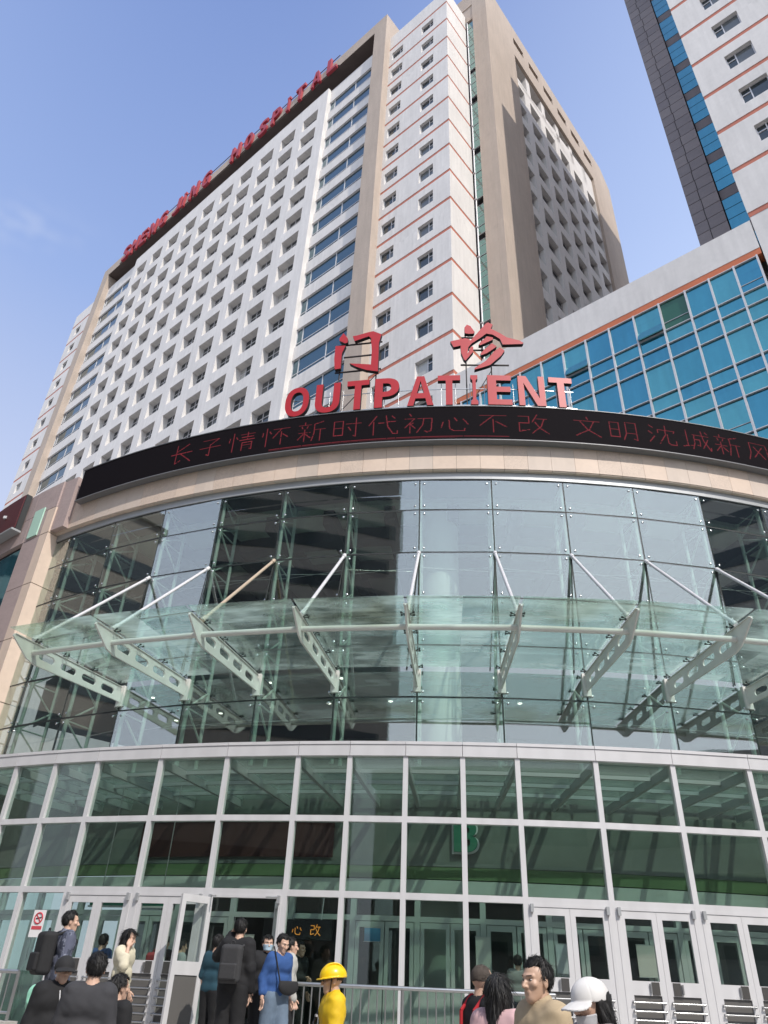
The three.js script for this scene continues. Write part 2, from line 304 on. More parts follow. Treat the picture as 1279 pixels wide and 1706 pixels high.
// ---- right-hand tower, twin of the first
{
  const o = building('hospital_tower', 'white tower with orange bands beside a dark stone strip at right', 'building', -2, 45);
  blockFloors(o, -6.06, 1.48, 28.36, 31.8, -2, 5, [-1.72, -5.3], -1, 89.5);
  o.add2('lower_wall', W(-6.06, 1.44, 28.4, 31.8, 15, ys(-2) - .17), M.white);
  const tA = M.tileDark, tB = M.tileDark2;
  o.add2('stone_core', W(2.72, 4.4, 31.83, 34, 15, 95), M.joint);
  for (let r = 0; r < 42; r++) for (let c = 0; c < 2; c++) {
    const y = 33.6 + .962 * r, m = .56 + .02 * Math.sin(r * 3.1), x0 = c ? 2.72 + 1.71 * m : 2.7, x1 = c ? 4.43 : 2.7 + 1.71 * m;
    o.add2('stone_tile', W(x0 + .012, x1 - .012, 31.8 - .006 * hsh(r, c, 4), 31.84, y + .02, y + .94), hsh(r, c, 8) < .5 ? tA : tB);
  }
  o.add2('strip_core', W(1.2, 2.7, 32.15, 33, 15, 90), M.joint);
  for (let k = -3; k < 8; k++) for (let i = 0; i < 4; i++) { const y = ys(k) * 1.0 + .2 + i * .92; o.add2('strip_pane', W(1.3, 2.66, 32.08, 32.14, y, y + .87), i === 3 ? M.tileDark2 : M.teal3); }
  o.add2('rear_wall', W(-34, 4.43, 34.01, 61, 15, 95), M.brown);
  o.add2('rear_wall', W(-34, -6.07, 28.4, 34, 15, 89), M.white);
}

// ---- low wing with the blue curtain wall
{
  const o = building('podium_wing', 'low white wing with a blue glass curtain wall and orange stripe', 'building', 10, 30);
  o.add2('parapet', W(1.5, 19.54, 28.36, 29, 32.4, 34.48), M.white);
  o.add2('stripe', W(1.5, 19.54, 28.375, 29, 31.99, 32.398), M.orange);
  o.add2('roof', W(1.5, 19.5, 29, 31.7, 33.2, 33.6), M.whiteIn);
  o.add2('backing', W(1.5, 19.54, 29.7, 29.9, 12, 33.2), M.whiteIn);
  o.add2('end_wall', W(-12, 1.44, 28.38, 29, 12, 34.3), M.white);
  const as = [1.74, 2.84, 4.04, 5.25, 6.62, 8.0, 9.38, 10.76, 12.14, 13.52, 14.9, 16.28, 17.66, 19.04], yr = [31.93];
  for (let f = 0; f < 5; f++) for (const d of [1.95, .9, 1.03]) yr.push(yr[yr.length - 1] - d);
  as.forEach((a) => o.add2('mullion', W(a - .045, a + .045, 28.3, 28.46, 12, 31.97), M.frameWhite));
  for (let i = 0; i < as.length - 1; i++) {
    for (let j = 0; j < yr.length - 1; j++) {
      const a0 = as[i] + .047, a1 = as[i + 1] - .047, y1 = yr[j] - .025, y0 = yr[j + 1] + .025, m = [M.teal, M.teal2, M.teal3][Math.floor(hsh(i, j, 2) * 3)];
      const open = j === 0 && (i === 4 || i === 7), mat = j === 0 && i === 3 ? M.greenPane : m;
      const g = W(a0, a1, 28.43, 28.46, open ? y0 + .62 : y0, y1), b = o.add2('pane', g, mat);
      // sheets never lie perfectly in one plane
      const c = V(-(a0 + a1) / 2, (y0 + y1) / 2, -28.44); g.translate(-c.x, -c.y, -c.z); b.position.add(c); b.rotation.set((hsh(i, j, 5) - .5) * .006, (hsh(i, j, 6) - .5) * .008, 0);
      if (open) {
        const v = o.add2('vent_sash', merge([bx(-(a1 - a0) / 2, (a1 - a0) / 2, -.6, 0, -.02, .02), bx(-(a1 - a0) / 2, (a1 - a0) / 2, -.63, -.57, -.03, .03)]), m); v.position.add(V(c.x, y0 + .6, -28.4)); v.rotation.x = -.32;
      } else if (j % 3 === 0 && hsh(i, j, 12) < .3) o.add2('sash_bar', W(a0, a1, 28.4, 28.43, y0 + .5, y0 + .54), M.frameGrey);
    }
  }
  yr.forEach((y) => { for (let i = 0; i < as.length - 1; i++) o.add2('transom', W(as[i] + .046, as[i + 1] - .046, 28.33, 28.45, y - .022, y + .022), M.frameWhite); });
}

// ---------------------------------------------------------------- the round glass front
const SEAM = (k) => -7.2 + 4.24 * k, ROWS = [13.66, 12.66, 11.32, 10.0, 8.7, 7.39, 6.06];
const drum = thing('entrance_rotunda', 'curved glass entrance front below a beige stone band', 'building', [CX, 0, CZ]);
{
  const o = drum, rd = srand(21);
  // panes, flat, 2 m wide, held by four bolts each
  const w = RG * 2 * Math.tan(2.12 * DEG) - .035;
  for (let j = 0; j < 6; j++) {
    const h = ROWS[j] - ROWS[j + 1] - .035, pg = muv(new THREE.BoxGeometry(w, h, .012)), bolts = [];
    for (const sx of [-1, 1]) for (const sy of [-1, 1]) bolts.push(new THREE.SphereGeometry(.032, 8, 6).scale(1, 1, .5).translate(sx * (w / 2 - .11), sy * (h / 2 - .11), .012));
    const bg = merge(bolts);
    for (let k = -7; k < 9; k++) {
      const g = pg.clone(), t = SEAM(k) + 2.12, uv = g.attributes.uv; for (let i = 0; i < uv.count; i++) uv.setXY(i, uv.getX(i) + k * 2.37, uv.getY(i) + j * 3.1);
      const m = part(o, 'glass_pane', g, M.drumGlass); m.position.copy(P(RG * Math.cos(2.12 * DEG) - .0, t, (ROWS[j] + ROWS[j + 1]) / 2)); m.rotation.set((rd() - .5) * .012, t * DEG + (rd() - .5) * .014, 0, 'YXZ');
      part(m, 'bolt', bg, M.bolt).userData.kind = 'stuff';
    }
  }
  // dark joints
  for (let k = -7; k < 10; k++) { const t = SEAM(k); part(o, 'vertical_joint', bx(-.022, .022, 5.9, 13.66, -.03, .004), M.sealant).position.copy(P(RG - .01, t, 0)); o.children[o.children.length - 1].rotation.y = t * DEG; }
  for (const y of ROWS) part(o, 'horizontal_joint', merge(Array.from({ length: 16 }, (_, i) => { const t = SEAM(i - 7) + 2.12; return bx(-w / 2 + .01, w / 2 - .01, y - .022, y + .022, -.03, .002).rotateY(t * DEG).translate(...P(RG * Math.cos(2.12 * DEG), t, 0).toArray()); })), M.sealant);
  // steel trusses behind each joint
  for (let k = -7; k < 10; k++) {
    const g = [tube(V(0, 5.9, RG - .2), V(0, 13.7, RG - .2), .055), tube(V(0, 5.9, RG - 1.05), V(0, 13.7, RG - 1.05), .05)];
    for (let j = 0; j < 6; j++) { const y0 = ROWS[j + 1], y1 = ROWS[j], m = (y0 + y1) / 2; g.push(tube(V(0, y0, RG - .2), V(0, m, RG - 1.05), .028, 6), tube(V(0, m, RG - 1.05), V(0, y1, RG - .2), .028, 6), tube(V(0, y1, RG - .2), V(0, y1, RG - 1.0), .022, 6)); for (const s of [-.13, .13]) g.push(tube(V(0, y1, RG - .14), V(s, y1 + .1, RG - .03), .016, 5), tube(V(0, y1, RG - .14), V(s, y1 - .1, RG - .03), .016, 5)); }
    part(o, 'truss', merge(g), M.truss).rotation.y = SEAM(k) * DEG;
  }
  // bracing cables between trusses
  for (let k = -7; k < 9; k++) part(o, 'cable', merge([tube(P(RG - 1.05, SEAM(k), 11.3), P(RG - .25, SEAM(k + 1), 11.0), .008, 5), tube(P(RG - .25, SEAM(k), 11.0), P(RG - 1.05, SEAM(k + 1), 11.3), .008, 5), tube(P(RG - 1.05, SEAM(k), 7.2), P(RG - .25, SEAM(k + 1), 7.0), .008, 5)]), M.steel);
  // stone band: one panel every third of a pane
  const dt = 4.24 / 3, stones = [M.stone, M.stone2, M.stone3];
  for (let i = 0; i < 47; i++) {
    const t0 = SEAM(-7) + 2.2 + dt * i, m = stones[Math.floor(hsh(i, 3, 3) * 3)];
    part(o, 'stone_panel', arcSheet(27.12, t0 + .007, t0 + dt - .007, 13.93, 14.86, 2, .035), m);
    part(o, 'stone_panel', arcSheet(27.11, t0 + .007, t0 + dt - .007, 14.875, 15.95, 2, .035), m);
    part(o, 'soffit_panel', arcSheet(27.1, t0 + .014, t0 + dt - .014, 13.9, 13.925, 2, .3), stones[Math.floor(hsh(i, 5, 3) * 3)]);
  }
  part(o, 'band_core', arcSheet(27.08, -34.6, 31, 13.94, 15.9, 60, .6), M.seam);
  part(o, 'head_channel', arcSheet(26.99, -34.6, 31, 13.67, 13.895, 60, .14), M.frameGrey);
  // masonry left of the glass: coursed stone, sunlight on its return put into a paler tone than the front
  const courses = [0, 2.3, 4.3, 6.3, 8.2, 10.1, 12, 13.88, 14.9, 15.95];
  for (let j = 0; j < courses.length - 1; j++) for (let i = 0; i < 3; i++) {
    const t1 = -34.45 - [0, 3.0, 9.4][i], t0 = -34.45 - [3.0, 9.4, 16][i];
    if (i === 1 && j < 7) continue;
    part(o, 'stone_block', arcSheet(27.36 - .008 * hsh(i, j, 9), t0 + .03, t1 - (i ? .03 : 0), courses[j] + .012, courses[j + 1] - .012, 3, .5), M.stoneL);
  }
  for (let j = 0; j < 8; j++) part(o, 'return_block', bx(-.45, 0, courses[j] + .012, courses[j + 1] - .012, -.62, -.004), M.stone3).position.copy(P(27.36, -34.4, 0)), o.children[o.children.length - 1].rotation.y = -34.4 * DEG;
  part(o, 'masonry_core', arcSheet(27.2, -50.5, -34.7, 0, 15.9, 12, .3), M.joint);
  part(o, 'masonry_core', arcSheet(27.3, -34.7, -33.0, 13.95, 15.93, 3, .3), M.stoneL);
  for (let j = 0; j < 3; j++) part(o, 'side_window', arcSheet(27.24, -43.7, -37.7, 5 + 2.95 * j, 7.85 + 2.95 * j, 4, .03), M.teal);
  part(o, 'niche_panel', arcSheet(27.4, -36.95, -35.75, 13.95, 15.05, 2, .04), std([.5, .75, .62], .3));
  // inside: roof, ceiling with beams, gallery, floor, wall, columns
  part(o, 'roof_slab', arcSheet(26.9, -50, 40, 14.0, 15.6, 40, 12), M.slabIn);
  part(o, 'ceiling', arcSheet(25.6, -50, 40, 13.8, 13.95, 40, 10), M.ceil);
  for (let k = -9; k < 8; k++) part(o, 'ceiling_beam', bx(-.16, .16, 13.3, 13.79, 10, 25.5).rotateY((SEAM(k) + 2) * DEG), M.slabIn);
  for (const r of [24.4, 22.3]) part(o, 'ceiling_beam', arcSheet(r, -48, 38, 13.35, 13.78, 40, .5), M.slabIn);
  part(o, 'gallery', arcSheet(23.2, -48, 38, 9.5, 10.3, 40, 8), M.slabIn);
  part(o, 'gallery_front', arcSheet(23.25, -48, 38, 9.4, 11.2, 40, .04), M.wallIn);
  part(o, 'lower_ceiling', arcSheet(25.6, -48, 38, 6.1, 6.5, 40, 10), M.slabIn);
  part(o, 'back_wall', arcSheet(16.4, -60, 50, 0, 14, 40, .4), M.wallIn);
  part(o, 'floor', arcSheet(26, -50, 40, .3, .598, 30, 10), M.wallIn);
  for (const t of [-6.1, 24]) part(o, 'column', new THREE.CylinderGeometry(.55, .55, 13.2, 28).translate(0, 7.2, 0), M.column).position.copy(P(24.9, t, 0));
}
// downlights in the hall ceiling
for (let i = 0; i < 16; i++) {
  const t = -34 + 2.9 * i, q = P(20.6 + 2.2 * (i % 2), t, 9.47), l = thing('downlight', 'small round downlight under the dark gallery behind the curved glass', 'light', [CX + q.x, 9.44, CZ + q.z], 0, 'downlights under the gallery');
  part(l, 'trim', new THREE.CylinderGeometry(.09, .09, .05, 12).translate(0, .03, 0), M.frameWhite);
  part(l, 'lens', new THREE.CylinderGeometry(.07, .07, .012, 12), std([.9, .9, .85], .4, { emissive: lin(1, .95, .85), emissiveIntensity: 3 }));
}
// ---------------------------------------------------------------- glass canopy
{
  const o = thing('glass_canopy', 'curved glass canopy on perforated steel arms hung from rods', 'canopy', [CX, 0, CZ]), K0 = -4, K1 = 6;
  const cap = (x0, x1, y, r) => { const p = []; for (let i = 0; i <= 8; i++) { const a = -Math.PI / 2 + Math.PI * i / 8; p.push([x1 - r + r * Math.cos(a), y + r * Math.sin(a)]); } for (let i = 0; i <= 8; i++) { const a = Math.PI / 2 + Math.PI * i / 8; p.push([x0 + r + r * Math.cos(a), y + r * Math.sin(a)]); } return p; };
  const armGeo = plate([[0, 7.62], [2.95, 7.54], [3.2, 7.6], [3.72, 7.95], [3.7, 8.0], [0, 8.0]], [[.3, .78], [.98, 1.48], [1.68, 2.2], [2.4, 2.9]].map(([a, b]) => cap(a, b, 7.8, .085)), .04, .005).translate(0, 0, .02).rotateY(-Math.PI / 2);
  const flange = bx(-.045, .045, 8.002, 8.016, .05, 3.68);
  for (let k = K0; k <= K1; k++) {
    const t = SEAM(k), a = part(o, 'arm', armGeo, k % 3 === 1 ? M.arm : M.arm); a.position.copy(P(RG + .03, t, 0)); a.rotation.y = t * DEG;
    part(a, 'flange', flange, M.arm);
    const cl = []; for (const z of [.2, 1.2, 2.2, 3.1]) for (const s of [-1, 1]) { cl.push(tube(V(0, 8.03, z), V(s * .13, 8.06, z - .06), .012, 5), tube(V(0, 8.03, z), V(s * .13, 8.06, z + .06), .012, 5)); for (const d of [-.06, .06]) cl.push(new THREE.CylinderGeometry(.022, .022, .035, 6).translate(s * .13, 8.06, z + d)); }
    part(a, 'spider_clip', merge(cl), M.sealant).userData.kind = 'stuff';
    part(a, 'base_bracket', merge([bx(-.09, .09, 7.5, 8.05, -.06, .03), tube(V(0, 7.55, -.05), V(0, 7.25, -.16), .02, 6)]), M.arm);
    const q0 = P(30.1, t, 8.12), q1 = P(RG + .05, t, 11.27);
    part(o, 'hanger_rod', merge([tube(q0, q1, .04, 10), tube(q0.clone().lerp(q1, -.015), q0.clone().lerp(q1, .03), .055, 8), tube(q1.clone().lerp(q0, -.01), q1.clone().lerp(q0, .03), .055, 8)]), k === -2 ? M.armRust : M.frameWhite);
    part(o, 'stay_rod', tube(P(RG + .03, t, 11.25), P(RG + .03, t - .55, 8.06), .016, 6), M.sealant);
  }
  for (let k = K0; k < K1; k++) {
    part(o, 'edge_pipe', tube(P(30.06, SEAM(k), 7.78), P(30.06, SEAM(k + 1), 7.78), .062, 12), M.arm);
    const rs = [27.12, 28.05, 28.98, 29.9, 30.86], t = SEAM(k) + 2.12, hw = (r) => r * Math.tan(2.12 * DEG) - .03;
    for (let i = 0; i < 4; i++) {
      const s = new THREE.Shape([[-hw(rs[i] + .01), rs[i] + .01], [hw(rs[i] + .01), rs[i] + .01], [hw(rs[i + 1] - .01), rs[i + 1] - .01], [-hw(rs[i + 1] - .01), rs[i + 1] - .01]].map(([x, y]) => new THREE.Vector2(x, -y)));
      const g = new THREE.ExtrudeGeometry(s, { depth: .016, bevelEnabled: false }).rotateX(-Math.PI / 2).translate(0, 8.07, 0); muv(g); const uv = g.attributes.uv; for (let n = 0; n < uv.count; n++) uv.setXY(n, uv.getX(n) + k * 1.73, uv.getY(n) + i * .11);
      part(o, 'glass_sheet', g, M.canopyGlass).rotation.y = t * DEG;
    }
  }
}
// ---------------------------------------------------------------- glazed porch with doors
const porch = thing('entrance_porch', 'white framed glass porch with double doors under the canopy', 'porch', [CX, 0, CZ]);
const HALF = [0, 1.98, 3.86, 6.55, 9.22, 11.95, 13.92, 15.88, 17.85, 19.8];
const MUL = [...HALF.slice(1).reverse().map((x) => AX - x), ...HALF.map((x) => AX + x)];
{
  const o = porch, T1 = 4.11, T2 = 2.91;
  const bay = (t0, t1, r) => ({ w: 2 * r * Math.tan((t1 - t0) / 2 * DEG), t: (t0 + t1) / 2, r: r * Math.cos((t1 - t0) / 2 * DEG) });
  const put = (m, r, t, y = 0) => { m.position.copy(P(r, t, y)); m.rotation.y = t * DEG; return m; };
  MUL.forEach((t) => put(part(o, 'mullion', bx(-.045, .045, FLOOR, 5.2, -.14, 0), M.alu), RV, t));
  const leafW = (w) => (w - .16) / 2;
  function leaf(w) {   // door leaf, hinge at x = 0, bottom at y = 0, faces +z
    const st = .085, H = 2.2, f = [bx(0, st, 0, H, -.05, 0), bx(w - st, w, 0, H, -.05, 0), bx(st, w - st, H - .11, H, -.05, 0), bx(st, w - st, 1.05, 1.24, -.05, 0), bx(st, w - st, 0, .2, -.05, 0)];
    return merge(f);
  }
  function door(t, r, w, flip, open) {
    const g = new THREE.Mesh(leaf(w), M.alu); g.name = 'door'; g.castShadow = g.receiveShadow = true; o.add(g);
    const kids = [['pane', bx(.085, w - .085, 1.24, 2.09, -.03, -.02), M.doorGlass], ['kick_panel', bx(.085, w - .085, .2, 1.05, -.035, -.025), M.kick], ['handle_plate', bx(w - .085 - .14, w - .085 - .02, 1.06, 1.23, .002, .012), M.handle], ['pull_bar', bx(w - .26, w - .235, 1.08, 1.21, .003, .035), M.steel]];
    for (const [n, ge, ma] of kids) { const m = part(g, n, flip ? ge.clone().translate(-w, 0, 0).rotateY(0) : ge, ma); if (flip) m.geometry.scale(-1, 1, 1), m.geometry.translate(-w, 0, 0), m.geometry.translate(w - 0, 0, 0); }
    for (let i = 0; i < 7; i++) { const y = .27 + .115 * i, ge = merge([tube(V(.05, y, .05), V(w - .05, y, .05), .013, 6), bx(.05, .065, y - .02, y + .02, 0, .05), bx(w - .065, w - .05, y - .02, y + .02, 0, .05)]); part(g, 'guard_bar', ge, M.steel); }
    return g;
  }
  for (let i = 0; i < MUL.length - 1; i++) {
    const b = bay(MUL[i], MUL[i + 1], RV), hw = b.w / 2 - .045, isDoor = b.w > 1.25;
    const bar = (n, y0, y1, d = .12, pr = 0) => put(part(o, n, bx(-hw, hw, y0, y1, -d, pr), M.alu), b.r, b.t);
    bar('transom', T1 - .05, T1 + .05); bar('transom', T2 - .05, T2 + .05);
    const glass = (y0, y1) => { const g = bx(-hw, hw, y0, y1, -.07, -.06), uv = g.attributes.uv; for (let n = 0; n < uv.count; n++) uv.setXY(n, uv.getX(n) + i * 1.9, uv.getY(n)); put(part(o, 'glass_pane', g, M.vestGlass), b.r, b.t); };
    glass(T1 + .05, 5.2); glass(T2 + .05, T1 - .05);
    part(o, 'fascia_panel', bx(-b.w / 2 + .004, b.w / 2 - .004, 5.2, 5.4, -.2, .03), M.alu).position.copy(P(b.r, b.t, 0)); o.children[o.children.length - 1].rotation.y = b.t * DEG;
    part(o, 'fascia_cap', bx(-b.w / 2 + .004, b.w / 2 - .004, 5.404, 5.46, -.2, .045), M.alu).position.copy(P(b.r, b.t, 0)); o.children[o.children.length - 1].rotation.y = b.t * DEG;
    if (!isDoor) { glass(FLOOR + .1, T2 - .05); bar('sill', FLOOR, FLOOR + .1); continue; }
    bar('door_head', 2.82, T2 - .05, .1, .01);
    for (const s of [-1, 1]) put(part(o, 'door_jamb', bx(s * hw, s * (hw - .045), FLOOR, 2.82, -.1, .008), M.alu), b.r, b.t);
    const w = hw - .045 - .004, swing = i === 6 ? [2.1, -1.15] : [0, 0];
    for (const s of [-1, 1]) {
      const base = P(b.r, b.t, FLOOR + .015).add(V(s * (hw - .047) * Math.cos(b.t * DEG), 0, -s * (hw - .047) * Math.sin(b.t * DEG))), d = door(0, 0, w);
      d.position.copy(base); d.rotation.y = b.t * DEG;
      if (s > 0) d.scale.x = -1;
      d.rotation.y += s * (s < 0 ? swing[0] : swing[1]) * 1;
      put(part(o, 'door_closer', bx(s * (hw - .02), s * (hw - .07), 2.74, 2.86, .012, .06), M.frameGrey), b.r, b.t);
    }
    if (i === 6) for (const s of [-1, 1]) put(part(o, 'closer_arm', tube(V(s * hw * .95, 2.84, .02), V(s * hw * .68, 2.82, .2), .012, 6), M.steel), b.r, b.t);
  }
  // glass roof of the porch with radial beams and purlins
  for (let i = 0; i < MUL.length; i++) part(o, 'roof_beam', bx(-.04, .04, 5.05, 5.2, 26.3, RV - .16).rotateY(MUL[i] * DEG), M.frameGrey);
  for (const r of [29.1, 28.2, 27.3]) part(o, 'purlin', arcSheet(r, MUL[0], MUL[MUL.length - 1], 5.13, 5.2, 40, .06), M.frameGrey);
  for (let i = 0; i < MUL.length - 1; i++) for (let j = 0; j < 4; j++) part(o, 'roof_pane', arcSheet(29.85 - .89 * j, MUL[i] + .03, MUL[i + 1] - .03, 5.215, 5.23, 2, .86), M.roofGlass);
  // end walls
  for (const t of [MUL[0], MUL[MUL.length - 1]]) part(o, 'end_pane', bx(-.01, .01, FLOOR, 5.05, 26.3, RV - .15).rotateY(t * DEG), M.vestGlass);
}
// inner door screen behind the porch
{
  const o = thing('inner_door_screen', 'pale inner door screen deep inside the glass porch', 'doors', [CX, 0, CZ]), R = 26.2;
  const put = (m, t, r = R) => { m.position.copy(P(r, t, 0)); m.rotation.y = t * DEG; return m; };
  part(o, 'upper_wall', arcSheet(R, -40, 26, 3.95, 6.0, 40, .2), M.wallDark);
  part(o, 'green_band', arcSheet(R + .02, -40, 26, 3.62, 3.86, 40, .1), M.green);
  part(o, 'grey_band', arcSheet(R + .01, -40, 26, 3.3, 3.6, 40, .1), M.ceil);
  part(o, 'upper_trim', arcSheet(R + .03, -40, 26, 3.865, 3.945, 40, .1), M.wallIn);
  for (let k = -9; k < 9; k++) {
    const t = AX + 3.0 * k + 1.5, open = k === -3 || k === -2, w = 2 * R * Math.tan(1.5 * DEG);
    put(part(o, 'post', bx(-.06, .06, FLOOR, 3.3, -.1, .02), M.aluIn), AX + 3 * k);
    put(part(o, 'head', bx(-w / 2 + .06, w / 2 - .06, 2.8, 2.9, -.1, .01), M.aluIn), t);
    put(part(o, 'top_light', bx(-w / 2 + .06, w / 2 - .06, 2.9, 3.3, -.06, -.05), M.doorGlass), t);
    if (open) continue;
    for (const s of [-1, 1]) {
      const x0 = s < 0 ? -w / 2 + .07 : .01, x1 = s < 0 ? -.01 : w / 2 - .07;
      const d = put(part(o, 'inner_door', merge([bx(x0, x0 + .08, FLOOR + .01, 2.79, -.06, 0), bx(x1 - .08, x1, FLOOR + .01, 2.79, -.06, 0), bx(x0 + .08, x1 - .08, 2.68, 2.79, -.06, 0), bx(x0 + .08, x1 - .08, FLOOR + .01, 1.65, -.05, -.01)]), M.aluIn), t);
      part(d, 'pane', bx(x0 + .08, x1 - .08, 1.65, 2.68, -.04, -.03), M.doorGlass);
    }
  }
}

// ---------------------------------------------------------------- signs
// hand-drawn strokes on a 10 x 10 grid
const DAY = [[[1, 2], [1, 8.5]], [[1, 2], [3.8, 2], [3.8, 8.5]], [[1, 5.2], [3.8, 5.2]], [[1, 8.5], [3.8, 8.5]]], HEART = [[[2, 1], [2, 9.5]], [[.8, 3], [.6, 5]], [[3, 2.8], [3.6, 4]]];
const NEWC = [[[3, .8], [3, 1.8]], [[1, 2], [5, 2]], [[2, 2.6], [2.3, 3.6]], [[4, 2.6], [3.7, 3.6]], [[.8, 4], [5.2, 4]], [[1, 5.6], [5, 5.6]], [[3, 4], [3, 9.5]], [[2.6, 6.2], [1, 8.5]], [[3.4, 6.2], [5, 8]], [[9, 1], [6, 2]], [[6.2, 2], [6.2, 6], [5.5, 9.5]], [[6.2, 4.4], [9.8, 4.4]], [[8.2, 4.4], [8.2, 9.6]]];
const GLYPHS = [
  [-23.23, [[[3, 1], [3, 9.5], [5, 8.5]], [[1, 5], [9, 5]], [[7.5, 1.2], [3.5, 3.8]], [[4.5, 5], [9, 9.5]]]],
  [-21.05, [[[2, 1.5], [8, 1.5], [5, 4]], [[5, 4], [5, 9], [3.8, 8.2]], [[1, 5.2], [9, 5.2]]]],
  [-18.77, [...HEART, [[4.5, 2], [9.5, 2]], [[5, 3.3], [9, 3.3]], [[4.3, 4.6], [9.7, 4.6]], [[7, 1], [7, 4.6]], [[5.3, 5.8], [5.3, 9.5]], [[5.3, 5.8], [8.8, 5.8], [8.8, 9.3], [8.2, 9]], [[5.3, 7], [8.8, 7]], [[5.3, 8.2], [8.8, 8.2]]]],
  [-16.43, [...HEART, [[4.3, 2], [9.7, 2]], [[7, 2], [4.3, 6]], [[7, 3.5], [7, 9.5]], [[7.6, 4.6], [9.6, 6.5]]]],
  [-14.08, NEWC],
  [-11.76, [...DAY, [[4.8, 3.5], [9.6, 3.5]], [[8, 1], [8, 9.3], [7, 8.8]], [[5.6, 5], [6.4, 6.6]]]],
  [-9.5, [[[3, 1], [.8, 5]], [[2.2, 3.5], [2.2, 9.5]], [[3.8, 4.3], [9.6, 3.6]], [[6, 1], [6.6, 6], [8.2, 9.2], [9.6, 9.4], [9.6, 8]], [[7.8, 1.2], [8.8, 2.4]]]],
  [-7.33, [[[2.4, .8], [3, 1.8]], [[1, 3], [4, 3], [1, 7]], [[2.6, 5], [2.6, 9.5]], [[3.6, 4.8], [2.8, 5.6]], [[3, 6], [4.2, 7.4]], [[5, 3], [9.3, 3], [9, 8.6], [7.8, 9.2], [7, 8.6]], [[6.8, 3], [6.4, 6], [4.6, 9.4]]]],
  [-5.13, [[[1.6, 5], [1, 7.5]], [[3.4, 4], [3.6, 8], [5, 9], [8, 9], [8.2, 7.5]], [[5, 3], [5.8, 4.5]], [[7.8, 3.8], [9.2, 6]]]],
  [-2.8, [[[1, 2], [9, 2]], [[5.2, 2], [1, 6.6]], [[5, 3.6], [5, 9.5]], [[5.8, 4.6], [9, 7]]]],
  [-.42, [[[.8, 2], [4, 2], [4, 5]], [[1, 5], [4, 5]], [[1, 5], [1, 8.8], [4, 8]], [[6.6, 1], [5, 4.4]], [[6.2, 3], [9.6, 3]], [[8.6, 3], [7.6, 6.4], [4.8, 9.5]], [[5.8, 4.6], [7.2, 7.2], [9.8, 9.5]]]],
  [2.91, [[[5, .8], [5.4, 2]], [[1, 2.6], [9, 2.6]], [[7.2, 2.6], [5.6, 6.4], [1.2, 9.5]], [[3, 3], [5, 6.4], [9, 9.5]]]],
  [5.12, [...DAY, [[6, 1.5], [6, 6.5], [5, 9.5]], [[6, 1.5], [9.2, 1.5], [9.2, 9.2], [8.2, 8.8]], [[6, 4], [9.2, 4]], [[6, 6.4], [9.2, 6.4]]]],
  [7.56, [[[1.4, 1.4], [2.6, 2.4]], [[.8, 4], [2, 5]], [[.9, 9], [2.8, 6]], [[4, 4.5], [4, 3], [9.4, 3], [9, 4.2]], [[6.6, 1], [6.4, 5], [4, 9.4]], [[7, 4.6], [7, 8.6], [7.6, 9.2], [9.6, 9.2], [9.6, 7.6]]]],
  [9.82, [[[.6, 4], [3.4, 4]], [[2, 1.4], [2, 8.4]], [[.5, 8.8], [3.6, 8]], [[4.2, 3], [9.6, 3]], [[4.6, 3], [4.4, 7], [3.6, 9.5]], [[4.6, 5], [6.4, 5], [6.2, 7.8], [5.4, 7.6]], [[7.2, 1], [7.6, 5], [9.6, 9.4], [9.8, 8]], [[9.2, 4.4], [7, 8.8]], [[8.6, 1.2], [9.4, 2]]]],
  [11.94, NEWC],
  [14.21, [[[2, 1.5], [2, 6], [.8, 9.5]], [[2, 1.5], [8, 1.5], [8.2, 7], [9.6, 9.2], [9.8, 7.8]], [[6.4, 3], [3, 8]], [[3.4, 3.4], [6.8, 8]]]],
];
